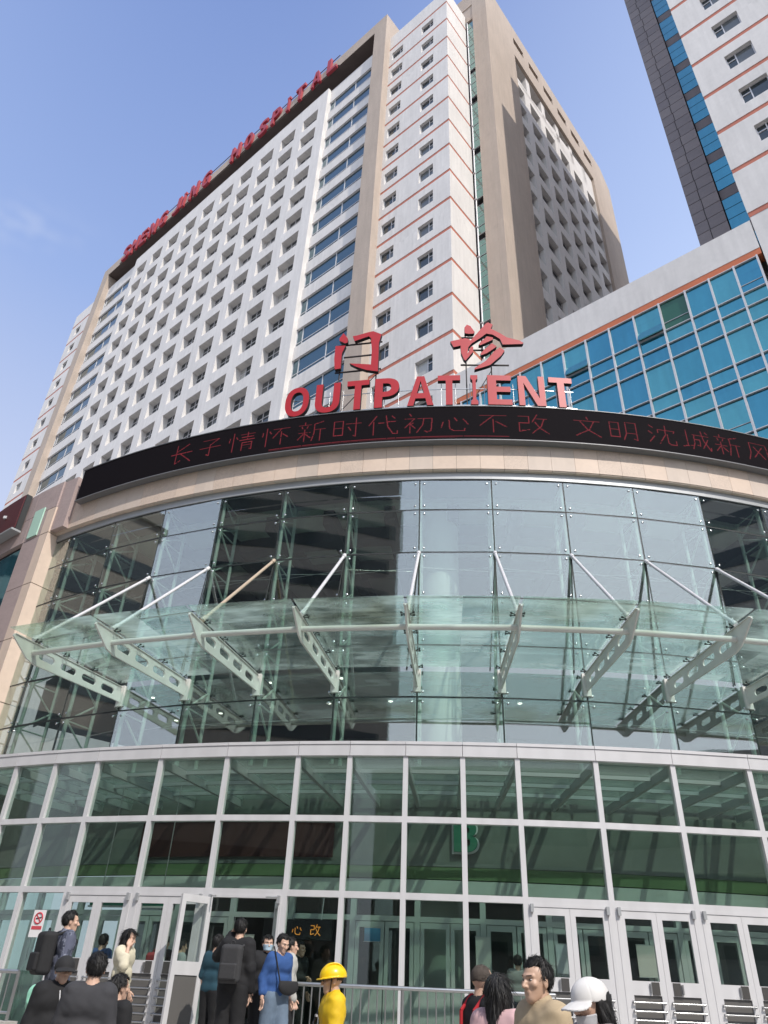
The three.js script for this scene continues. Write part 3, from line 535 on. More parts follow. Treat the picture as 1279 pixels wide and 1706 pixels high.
{
  const o = thing('led_display', 'long curved black display with red running Chinese text above the stone band', 'display', [CX, 0, CZ]), R = 27.36, T0 = -32.2, T1 = 26, Y0 = 14.8, Y1 = 16.0;
  const w = 2048, h = 104, lit = new Float32Array(w * h), X = (t) => (t - T0) / (T1 - T0) * w, pxm = w / ((T1 - T0) * DEG * R);
  const dot = (x, y, v) => { const i = Math.round(x), j = Math.round(y); if (i >= 0 && j >= 0 && i < w && j < h) lit[j * w + i] = Math.max(lit[j * w + i], v); };
  const rr = srand(9), line = (x0, y0, x1, y1, v) => { const n = Math.ceil(Math.hypot(x1 - x0, y1 - y0) * 2); for (let i = 0; i <= n; i++) { const x = lerp(x0, x1, i / n), y = lerp(y0, y1, i / n); if (rr() < .62) { dot(x, y, v); dot(x + 1, y, v); dot(x, y + 1, v * .8); dot(x + 1, y + 1, v * .6); } } };
  const S = .95 * pxm / 10;
  for (const [t, strokes] of GLYPHS) for (const s of strokes) for (let i = 0; i < s.length - 1; i++) { const f = ([x, y]) => [X(t) + (x - 5) * S, h * .47 + (y - 5) * S * 1.02]; line(...f(s[i]), ...f(s[i + 1]), 1); }
  line(X(-16.7), h * .9, X(-1.9), h * .9, .7); line(X(-16.7), h * .945, X(-5), h * .945, .35);
  const em = texture(w, h, (u, v) => { const i = Math.min(w - 1, Math.floor(u * w)), j = h - 1 - Math.min(h - 1, Math.floor(v * h)), l = lit[j * w + i] * ((j % 3) ? 1 : .1); return [l, l * .1, l * .14]; }, 1, 1, false);
  em.wrapS = em.wrapT = THREE.ClampToEdgeWrapping;
  const seg = 60, pos = [], uv = [], idx = [];
  for (let i = 0; i <= seg; i++) { const t = lerp(T0, T1, i / seg), a = P(R, t, Y0), b = P(R, t, Y1); pos.push(...a.toArray(), ...b.toArray()); uv.push(i / seg, 0, i / seg, 1); if (i < seg) idx.push(2 * i, 2 * i + 2, 2 * i + 1, 2 * i + 1, 2 * i + 2, 2 * i + 3); }
  const g = new THREE.BufferGeometry(); g.setAttribute('position', new THREE.Float32BufferAttribute(pos, 3)); g.setAttribute('uv', new THREE.Float32BufferAttribute(uv, 2)); g.setIndex(idx); g.computeVertexNormals();
  part(o, 'screen', g, phy([.012, .01, .012], .7, { specularIntensity: .04, emissive: lin(.3, .3, .3), emissiveMap: em }));
  part(o, 'housing', arcSheet(R - .006, T0 - .06, T1, Y0 - .02, Y1 + .01, 60, .22), M.black);
  part(o, 'lower_rail', arcSheet(R + .03, T0 - .08, T1, Y0 - .05, Y0 - .022, 60, .25), M.railDark);
  part(o, 'upper_rail', arcSheet(R + .02, T0 - .08, T1, Y1 + .012, Y1 + .035, 60, .25), M.railDark);
}
// letters standing on the display
{
  const o = thing('outpatient_sign', 'red standing letters reading OUTPATIENT on top of the curved display', 'sign', [CX, 0, CZ]), R = 27.2;
  for (const [c, t0, t1] of [['O', -16.21, -14.56], ['U', -14.12, -12.47], ['T', -12.02, -10.55], ['P', -10.16, -8.58], ['A', -8.04, -6.37], ['T', -6.1, -4.66], ['I', -4.01, -3.56], ['E', -2.94, -1.43], ['N', -1, .68], ['T', .98, 2.48]]) {
    const t = (t0 + t1) / 2, m = part(o, 'letter', letterGeo(c, (t1 - t0) * DEG * R, 1.18, .14), [M.red, M.sideBlack]); m.position.copy(P(R, t, 16.24)); m.rotation.y = t * DEG;
  }
  part(o, 'rail', merge([arcSheet(R - .12, -16.4, 2.7, 16.3, 16.33, 24, .03), arcSheet(R - .14, -16.2, 2.6, 16.98, 17.0, 24, .02)]), M.steel);
  part(o, 'post', merge(Array.from({ length: 21 }, (_, i) => tube(P(R - .15, -16 + i * .92, 15.95), P(R - .15, -16 + i * .92, 17.2), .012, 5))), M.steel);
}
const MEN = [[[-.65, 19.39], [-.53, 19.61], [-.37, 19.34], [-.36, 19.16], [-.44, 19.12], [-.64, 19.27]], [[-.76, 19.05], [-.42, 19.02], [-.52, 18.69], [-.52, 18.02], [-.71, 18], [-.76, 18.47]], [[-.21, 19.42], [-.08, 19.43], [.36, 19.54], [.47, 19.55], [.75, 19.37], [.68, 18.99], [.7, 17.73], [.31, 17.85], [-.02, 18.03], [-.24, 18.2], [.09, 18.14], [.46, 18.06], [.46, 18.66], [.41, 19.24], [.33, 19.34], [-.13, 19.18]]];
const ZHEN = [[[-.61, 19.24], [-.61, 19.5], [-.53, 19.63], [-.42, 19.57], [-.29, 19.3], [-.33, 19.22], [-.48, 19.21]], [[-1.07, 18.86], [-.97, 18.9], [-.61, 19.01], [-.48, 18.98], [-.43, 18.91], [-.3, 19.11], [.08, 19.69], [.15, 19.74], [.3, 19.64], [.23, 19.45], [.51, 19.25], [.72, 19.06], [1.12, 18.92], [1.23, 18.82], [1.19, 18.77], [.57, 18.74], [.5, 18.99], [.28, 19.18], [.08, 19.23], [-.13, 19.02], [-.4, 18.78], [-.51, 18.61], [-.54, 18.33], [-.4, 18.67], [-.35, 18.61], [-.36, 18.42], [-.61, 18.03], [-.66, 18.09], [-.74, 18.37], [-.75, 18.68], [-.97, 18.61]], [[-.13, 18.83], [.1, 19.1], [.28, 19.05], [.28, 18.96], [-.13, 18.7], [-.18, 18.72]], [[-.14, 18.33], [-.01, 18.52], [.24, 18.8], [.38, 18.65], [.07, 18.36], [-.11, 18.27]], [[-.34, 17.71], [.02, 18.03], [.29, 18.43], [.48, 18.62], [.62, 18.47], [.5, 18.25], [.14, 17.85], [-.13, 17.73], [-.34, 17.65]]];
for (const [strokes, tc, label, posts] of [[MEN, -11.5, 'large red Chinese door character above the letters T and P', [-.6, .6]], [ZHEN, -3, 'large red Chinese clinic character above the letters T, I and E', [-.58, .2]]]) {
  const q = P(27.2, tc, 0), o = thing('character_sign', label, 'sign', [CX + q.x, 15.9, CZ + q.z], tc * DEG, 'large red Chinese characters over the entrance');
  for (const s of strokes) {
    const sh = new THREE.Shape(s.map(([x, y]) => new THREE.Vector2(x, y - 15.9)));
    part(o, 'stroke', muv(new THREE.ExtrudeGeometry(sh, { depth: .13, bevelEnabled: false }).translate(0, 0, -.13)), [M.red, M.sideBlack]);
  }
  part(o, 'support', merge([...posts.map((x) => tube(V(x, .02, -.2), V(x, 3.5, -.2), .022, 6)), bx(-.75, .75, 2.1, 2.14, -.21, -.17), bx(-.7, .75, 3.3, 3.34, -.21, -.17), bx(-.5, .6, 2.75, 2.79, -.21, -.17), tube(V(posts[0], .3, -.2), V(posts[1], 1.9, -.2), .014, 5)]), M.sideBlack);
}
// dark red sign on the masonry at left
{
  const o = thing('wall_sign', 'dark red sign box on the masonry left of the curved glass', 'sign', [CX, 0, CZ]);
  part(o, 'face', arcSheet(27.62, -46.5, -38.45, 14.56, 15.9, 8, .05), std([.1, .012, .018], .5, { map: T.mottle }));
  part(o, 'case', arcSheet(27.58, -46.6, -38.35, 14.5, 15.95, 8, .2), M.dark);
  part(o, 'sill', arcSheet(27.72, -46.6, -38.3, 14.42, 14.49, 8, .34), M.frameGrey);
  const q = P(27.6, -40.6, 15.3); part(o, 'floodlight', merge([bx(-.06, .06, -.05, .05, 0, .1), tube(V(0, 0, 0), V(0, .3, -.05), .012, 5)]), M.frameWhite).position.copy(q);
}
// green letter on the inner wall
{
  const q = P(26.26, -4.88, 4.12), o = thing('letter_sign', 'green capital letter B with a pale edge behind the porch glass', 'sign', [CX + q.x, q.y, CZ + q.z], -4.88 * DEG);
  part(o, 'backing', letterGeo('B', .6, .7, .02).translate(0, 0, .01), M.frameWhite); part(o, 'letter', letterGeo('B', .52, .62, .05).translate(0, .04, .065), M.greenB);
}
// dim red banner inside
{
  const o = thing('banner', 'very dark red cloth banner hung inside the porch', 'banner', [CX, 0, CZ]);
  part(o, 'cloth', arcSheet(26.27, -22, -11.3, 4.0, 4.75, 12, .02), M.redBanner);
  part(o, 'rod', merge([arcSheet(26.3, -22, -11.3, 4.75, 4.775, 12, .03)]), M.dark);
}
// amber text panel over the inner doorway
{
  const q = P(26.5, -12.6, 2.4), o = thing('text_panel', 'small black panel with amber characters inside the open doorway', 'display', [CX + q.x, 2.4, CZ + q.z], -12.6 * DEG);
  part(o, 'box', bx(-.75, .75, 0, .36, -.1, 0), M.black);
  [0, 1, 2].forEach((i) => { const g = [], G = GLYPHS[[3, 8, 10][i]][1]; for (const s of G) for (let k = 0; k < s.length - 1; k++) g.push(tube(V((s[k][0] - 5) * .024, -(s[k][1] - 5) * .024, 0), V((s[k + 1][0] - 5) * .024, -(s[k + 1][1] - 5) * .024, 0), .008, 4)); part(o, 'character', merge(g), std([.6, .25, .05], .5, { emissive: lin(.9, .35, .05), emissiveIntensity: .55 })).position.set(-.4 + .4 * i, .18, .012); });
  part(o, 'bracket', merge([-.5, .5].map((x) => tube(V(x, .36, -.05), V(x, 1.0, -.2), .012, 5))), M.steel);
}
// no smoking notice on the left glass
{
  const q = P(RV - .02, -20, 2.14), o = thing('notice', 'white no smoking notice with red circle on the left porch glass', 'notice', [CX + q.x, 2.14, CZ + q.z], -20 * DEG), z = .008;
  part(o, 'sheet', bx(-.135, .135, 0, .43, 0, .004), std([.82, .8, .8], .6));
  part(o, 'ring', new THREE.TorusGeometry(.085, .011, 6, 28).translate(0, .3, z), std([.55, .03, .05], .5));
  part(o, 'slash', bx(-.008, .008, -.085, .085, 0, .004).rotateZ(.78).translate(0, .3, z), std([.55, .03, .05], .5));
  part(o, 'cigarette', bx(-.06, .06, -.01, .01, 0, .003).rotateZ(.2).translate(0, .3, z - .002), M.dark);
  part(o, 'caption_bar', bx(-.11, .11, .12, .175, z - .004, z), std([.6, .08, .1], .5));
}
// sheets and a screen on the inner doors
for (const [t, w, h, y, m, label] of [[-9.2, .34, .24, 2.42, std([.06, .22, .38], .4), 'blue card at the top of the inner door pane'], [-4.2, .3, .62, 1.95, std([.5, .5, .48], .7), 'tall white list taped to the inner door right of the letter B'], [-15.4, .5, .36, 2.1, std([.5, .49, .46], .7), 'white sheet on the inner doors behind the second door'], [-.6, .34, .5, 2.0, std([.45, .47, .5], .7), 'pale blue poster on the inner doors at right'], [3.1, .4, .55, 2.0, std([.5, .48, .45], .7), 'cream poster on the inner doors far right']]) {
  const q = P(26.24, t, y), o = thing('poster', label, 'poster', [CX + q.x, y, CZ + q.z], t * DEG);
  part(o, 'sheet', bx(-w / 2, w / 2, 0, h, 0, .006), m); part(o, 'edge_strip', merge([bx(-w / 2 - .012, w / 2 + .012, -.014, 0, 0, .01), bx(-w / 2 - .012, w / 2 + .012, h, h + .014, 0, .01)]), M.frameGrey);
}
{ const q = P(28.6, -18.4, 2.78), o = thing('lintel_sign', 'dark green sign panel inside above the first door', 'sign', [CX + q.x, 2.78, CZ + q.z], -18.4 * DEG); part(o, 'panel', bx(-.9, .9, 0, .26, -.04, 0), M.greenB); part(o, 'frame', merge([bx(-.93, .93, -.03, 0, -.05, .01), bx(-.93, .93, .26, .29, -.05, .01)]), M.aluIn); part(o, 'hanger', merge([-.7, .7].map((x) => tube(V(x, .29, -.02), V(x, 2.27, -.02), .01, 5))), M.steel); }
// railings
function railing(label, r, t0, t1, y0, y1, n) {
  const o = thing('railing', label, 'railing', [CX, 0, CZ], 0, 'steel railings on the platform');
  part(o, 'hand_rail', merge(Array.from({ length: 8 }, (_, i) => tube(P(r, lerp(t0, t1, i / 8), y1), P(r, lerp(t0, t1, (i + 1) / 8), y1), .028, 8))), M.steel);
  part(o, 'lower_rail', merge(Array.from({ length: 8 }, (_, i) => tube(P(r, lerp(t0, t1, i / 8), y0 + .1), P(r, lerp(t0, t1, (i + 1) / 8), y0 + .1), .02, 6))), M.steel);
  for (let i = 0; i <= n; i++) { const t = lerp(t0, t1, i / n), post = i % 8 === 0; part(o, post ? 'post' : 'baluster', tube(P(r, t, post ? y0 : y0 + .1), P(r, t, y1), post ? .025 : .01, 8), M.steel); }
}
railing('steel railing on a low wall at the left of the doors', 31.9, -30, -17.35, 1.0, 1.61, 48);
railing('steel railing across the glass bays between the two sets of doors', 31.0, -10.6, -2.9, FLOOR, 1.615, 34);
tag(part(scene, 'low_wall', arcSheet(32.05, -31, -17.2, FLOOR, 1.0, 12, .3), M.pave), 'pale low wall under the left railing', 'wall').position.set(CX, 0, CZ);
// blocks across the street, seen only in the glass
function slab(label, az0, az1, dist, h, mat, wmat) {
  const am = (az0 + az1) / 2 * DEG, w = 2 * dist * Math.tan((az1 - az0) / 2 * DEG), o = thing('street_block', label, 'building', [1 + Math.sin(am) * dist, 0, Math.cos(am) * dist - 17], am + Math.PI, 'blocks across the street');
  part(o, 'wall', bx(-w / 2, w / 2, 0, h, -14, 0), mat);
  for (let y = 4; y < h - 2; y += 3.4) part(o, 'window_band', bx(-w / 2 + 1, w / 2 - 1, y, y + 1.6, .02, .06), wmat);
  part(o, 'parapet', bx(-w / 2 - .3, w / 2 + .3, h, h + 1.2, -14.3, .3), mat);
}
const gw = phy([.06, .07, .08], .1, { metalness: .4 }), d1 = std([.34, .31, .28], .8, { map: T.streak }), d2 = std([.5, .49, .46], .8, { map: T.streak });
slab('dark slab block far left across the street', -122, -70, 40, 33, d1, gw);
slab('dark slab block behind the viewer across the street', -61, -18, 42, 49, d1, gw);
slab('long low block straight across the street', -16, 15, 48, 15, d1, gw);
slab('low shop block to the right across the street', 18, 52, 50, 17, d2, gw);
slab('grey slab block at right across the street', 54, 80, 46, 46, d2, gw);

// ---------------------------------------------------------------- people: distance fields meshed with surface nets
function surfaceNet(sdf, lo, hi, c) {
  const n = [0, 1, 2].map((i) => Math.ceil((hi[i] - lo[i]) / c) + 1), [nx, ny, nz] = n, F = new Float32Array(nx * ny * nz).fill(9), B = 4;
  for (let bz = 0; bz < nz; bz += B) for (let by = 0; by < ny; by += B) for (let bX = 0; bX < nx; bX += B) {
    const d = sdf(lo[0] + (bX + B / 2) * c, lo[1] + (by + B / 2) * c, lo[2] + (bz + B / 2) * c), far = Math.abs(d) > B * c * 1.3;
    for (let z = bz; z < Math.min(nz, bz + B); z++) for (let y = by; y < Math.min(ny, by + B); y++) for (let x = bX; x < Math.min(nx, bX + B); x++) F[(z * ny + y) * nx + x] = far ? d : sdf(lo[0] + x * c, lo[1] + y * c, lo[2] + z * c);
  }
  const id = new Int32Array(nx * ny * nz).fill(-1), pos = [], ix = [], at = (x, y, z) => (z * ny + y) * nx + x, sx = 1, sy = nx, sz = nx * ny;
  const off = [0, sx, sy, sx + sy, sz, sx + sz, sy + sz, sx + sy + sz], cx = [0, 1, 0, 1, 0, 1, 0, 1], cy = [0, 0, 1, 1, 0, 0, 1, 1], cz = [0, 0, 0, 0, 1, 1, 1, 1], E = [[0, 1], [2, 3], [4, 5], [6, 7], [0, 2], [1, 3], [4, 6], [5, 7], [0, 4], [1, 5], [2, 6], [3, 7]];
  for (let z = 0; z < nz - 1; z++) for (let y = 0; y < ny - 1; y++) for (let x = 0; x < nx - 1; x++) {
    const b = at(x, y, z); let m = 0; for (let i = 0; i < 8; i++) if (F[b + off[i]] < 0) m |= 1 << i;
    if (m === 0 || m === 255) continue;
    let px = 0, py = 0, pz = 0, k = 0;
    for (const [i, j] of E) { const a = F[b + off[i]], e = F[b + off[j]]; if ((a < 0) === (e < 0)) continue; const t = a / (a - e); px += lerp(cx[i], cx[j], t); py += lerp(cy[i], cy[j], t); pz += lerp(cz[i], cz[j], t); k++; }
    id[b] = pos.length / 3; pos.push(lo[0] + (x + px / k) * c, lo[1] + (y + py / k) * c, lo[2] + (z + pz / k) * c);
  }
  for (let z = 1; z < nz - 1; z++) for (let y = 1; y < ny - 1; y++) for (let x = 1; x < nx - 1; x++) {
    const b = at(x, y, z), s = F[b] < 0;
    for (const [d, u, v] of [[sx, sy, sz], [sy, sz, sx], [sz, sx, sy]]) { if (s === (F[b + d] < 0)) continue; const q = [id[b], id[b - u], id[b - u - v], id[b - v]]; if (q.some((i) => i < 0)) continue; if (s) ix.push(q[0], q[1], q[2], q[0], q[2], q[3]); else ix.push(q[0], q[2], q[1], q[0], q[3], q[2]); }
  }
  const g = new THREE.BufferGeometry(); g.setAttribute('position', new THREE.Float32BufferAttribute(pos, 3)); g.setIndex(ix); g.computeVertexNormals(); return muv(g);
}
const smin = (a, b, k) => { const h = Math.max(k - Math.abs(a - b), 0) / k; return Math.min(a, b) - h * h * k * .25; };
const smax = (a, b, k) => -smin(-a, -b, k);
function cone(a, b, ra, rb, zs = 1) {   // tapered capsule, optionally flattened front to back
  const [ax, ay, az] = a, dx = b[0] - ax, dy = b[1] - ay, dz = b[2] - az, l = dx * dx + dy * dy + dz * dz || 1e-9;
  return (x, y, z) => { const px = x - ax, py = y - ay, pz = z - az, t = clamp((px * dx + py * dy + pz * dz) / l, 0, 1), qx = px - dx * t, qy = py - dy * t, qz = (pz - dz * t) * zs; return (Math.sqrt(qx * qx + qy * qy + qz * qz) - lerp(ra, rb, t)) / (zs > 1 ? 1.12 : 1); };
}
const ell = (c, r) => (x, y, z) => { const a = (x - c[0]) / r[0], b = (y - c[1]) / r[1], d = (z - c[2]) / r[2], k = Math.sqrt(a * a + b * b + d * d); return (k - 1) * Math.min(r[0], r[1], r[2]) * (k > 1.4 ? 1.1 : 1); };
const union = (l, k) => (x, y, z) => { let d = l[0](x, y, z); for (let i = 1; i < l.length; i++) d = smin(d, l[i](x, y, z), k); return d; };
const wob = (x, y, z, f) => Math.sin(x * f + 1.7 * Math.sin(y * f * .7)) * Math.sin(y * f * .83 + 1.3 * Math.sin(z * f * .9)) * Math.sin(z * f * 1.1 + x * f * .4);

// head: centre between the ears, about 0.23 tall, facing +z
const headBase = union([ell([0, .032, -.012], [.076, .088, .096]), ell([0, -.035, .018], [.0555, .081, .07]), ell([0, -.088, .055], [.026, .022, .026])], .03);
const headSdf = (x, y, z) => {
  let d = headBase(x, y, z);
  d = smin(d, cone([0, .016, .084], [0, -.024, .108], .0085, .0125)(x, y, z), .012);            // nose
  for (const s of [-1, 1]) {
    d = smin(d, ell([s * .012, -.027, .094], [.009, .008, .009])(x, y, z), .008);
    d = smin(d, cone([s * .012, .03, .084], [s * .046, .032, .068], .01, .008)(x, y, z), .014);   // brow
    d = smax(d, -ell([s * .032, .012, .094], [.018, .011, .016])(x, y, z), .012);              // socket
    d = smin(d, ell([s * .042, -.012, .062], [.022, .018, .018])(x, y, z), .02);                // cheek
    d = smin(d, ell([s * .077, -.002, -.008], [.009, .03, .018])(x, y, z), .008);               // ear
  }
  d = smin(d, cone([-.018, -.054, .079], [.018, -.054, .079], .008, .008)(x, y, z), .008);
  d = smin(d, cone([-.015, -.065, .077], [.015, -.065, .077], .008, .008)(x, y, z), .008);
  return d;
};
const headGeo = surfaceNet(headSdf, [-.1, -.13, -.13], [.1, .14, .13], .0042);
const eyeGeo = merge([-1, 1].map((s) => new THREE.SphereGeometry(.0115, 12, 8).scale(1.15, .45, 1).translate(s * .032, .011, .0725)));
const irisGeo = merge([-1, 1].map((s) => new THREE.SphereGeometry(.0062, 8, 6).scale(1, .95, .6).translate(s * .032, .011, .0805)));
const browGeo = merge([-1, 1].map((s) => tube(V(s * .016, .032, .093), V(s * .046, .034, .0765), .0035, 5)));
const lipGeo = merge([tube(V(-.019, -.0585, .0835), V(.019, -.0585, .0835), .0045, 6), tube(V(-.014, -.064, .083), V(.014, -.064, .083), .0045, 6)]);
function hairGeo(style) {
  const thick = style === 'under' ? .006 : style === 'buzz' ? .0015 : style === 'short' ? .014 : .012;
  const cap = style === 'short' ? ell([0, .042, -.022], [.086, .1, .1]) : ell([0, .036, -.016], [.079 + thick, .09 + thick, .099 + thick]), front = { buzz: .088, short: .078, long: .088, bun: .094, tied: .086, under: .088 }[style];
  const parts = [cap];
  if (style === 'long' || style === 'under') parts.push(cone([0, .02, -.055], [0, -.2, -.075], .088, .062, 1.15), cone([-.07, 0, -.01], [-.085, -.19, .0], .03, .02), cone([.07, 0, -.01], [.085, -.19, .0], .03, .02));
  if (style === 'bun') parts.push(ell([0, .03, -.13], [.042, .042, .036]));
  if (style === 'tied') parts.push(cone([0, .0, -.1], [0, -.15, -.12], .035, .018));
  const u = union(parts, .02);
  return surfaceNet((x, y, z) => {
    let d = u(x, y, z) + (style === 'buzz' ? 0 : .0035 * Math.sin(x * 190 + 9 * Math.sin(z * 30)) * Math.sin(z * 120 + y * 60) + .003 * wob(x, y, z, 70));
    d = smax(d, -Math.max(.022 - z + .01 * Math.sin(x * 60), y - front + .012 * Math.cos(x * 45)), .012);   // face stays clear
    if (style === 'under') d = smax(d, y - .045, .01);
    if (style !== 'long' && style !== 'under') { d = smax(d, (style === 'buzz' ? .004 + .008 * wob(x, y, z, 120) : -.062) - y, .012); d = smax(d, -Math.max(-.034 - z, y - .026), .01); }
    return d;
  }, [-.14, -.26, -.18], [.14, .16, .12], .0052);
}
function strands(g, style) {   // loose locks lying on the hair, following its flow from the crown
  const r = srand(style.length * 31 + 7), p = g.attributes.position, n = g.attributes.normal, pos = [], idx = [], len = style === 'long' || style === 'under' ? .09 : style === 'buzz' ? .006 : .034, N = style === 'buzz' ? 500 : 1500;
  for (let i = 0; i < N; i++) {
    const k = Math.floor(r() * p.count), a = V(p.getX(k), p.getY(k), p.getZ(k)); if (style === 'under' && a.y > .0) continue; const m = V(n.getX(k), n.getY(k), n.getZ(k)), f = (a.y > .0 ? a.clone().sub(V(.01, .16, -.05)) : V(0, -1, -.1)).add(V(r() - .5, r() - .5, r() - .5).multiplyScalar(.06)).normalize(); if (style === 'short' && a.z > .02) f.set((r() - .5) * .5, .5, -1); f.addScaledVector(m, -f.dot(m)).normalize();
    const w = V().crossVectors(f, m).multiplyScalar(.0016 + .0016 * r()), l = len * (.5 + r()), q0 = a.clone().addScaledVector(m, -.002), q1 = a.clone().addScaledVector(f, l * .5).addScaledVector(m, .003 + .004 * r()), q2 = a.clone().addScaledVector(f, l).addScaledVector(m, .001 + .007 * r() - (style === 'long' ? 0 : l * .12)), b = pos.length / 3;
    for (const [q, s] of [[q0, 1], [q1, .8], [q2, .15]]) pos.push(q.x + w.x * s, q.y + w.y * s, q.z + w.z * s, q.x - w.x * s, q.y - w.y * s, q.z - w.z * s);
    idx.push(b, b + 1, b + 2, b + 2, b + 1, b + 3, b + 2, b + 3, b + 4, b + 4, b + 3, b + 5);
  }
  const h = new THREE.BufferGeometry(); h.setAttribute('position', new THREE.Float32BufferAttribute(pos, 3)); h.setIndex(idx); h.computeVertexNormals(); return merge([g, muv(h)]);
}
const hairs = {}; for (const s of ['short', 'buzz', 'long', 'bun', 'tied', 'under']) hairs[s] = strands(hairGeo(s), s);
// hand: wrist at the origin, fingers towards -y, palm facing -x side of a right hand turned inwards (thumb forward, +z)
function handGeo(curl) {
  const b = [ell([0, -.045, 0], [.016, .05, .042])];
  [[.028, .072], [.01, .08], [-.009, .075], [-.027, .06]].forEach(([z, l]) => { const k = [0, -.085, z], m = [-.012 * curl - .004, -.085 - l * .5, z * 1.08], e = [-.012 * curl - .034 * curl, -.085 - l * (1 - .35 * curl), z * 1.1]; b.push(cone(k, m, .0095, .0085), cone(m, e, .0085, .007)); });
  b.push(cone([0, -.025, .03], [-.012, -.06, .055], .013, .01), cone([-.012, -.06, .055], [-.02, -.09, .06], .01, .008));
  return surfaceNet(union(b, .008), [-.09, -.19, -.07], [.05, .04, .09], .0048);
}
const handRelax = handGeo(.5), handGrip = handGeo(1);
const aim = (geo, from, to, roll = 0, sc = 1) => { const d = to.clone().sub(from).normalize(), q = new THREE.Quaternion().setFromUnitVectors(V(0, -1, 0), d); const g = geo.clone(); if (roll) g.rotateY(roll); g.scale(sc, sc, sc); return g.applyQuaternion(q).translate(to.x, to.y, to.z); };
const flipX = (g) => { const h = g.clone(); h.scale(-1, 1, 1); const i = h.index.array; for (let k = 0; k < i.length; k += 3) { const t = i[k]; i[k] = i[k + 1]; i[k + 1] = t; } h.computeVertexNormals(); return h; };
const handRelaxL = flipX(handRelax), handGripL = flipX(handGrip);
const cloth = (c, rough = .85) => std(c, rough, { map: T.cloth });

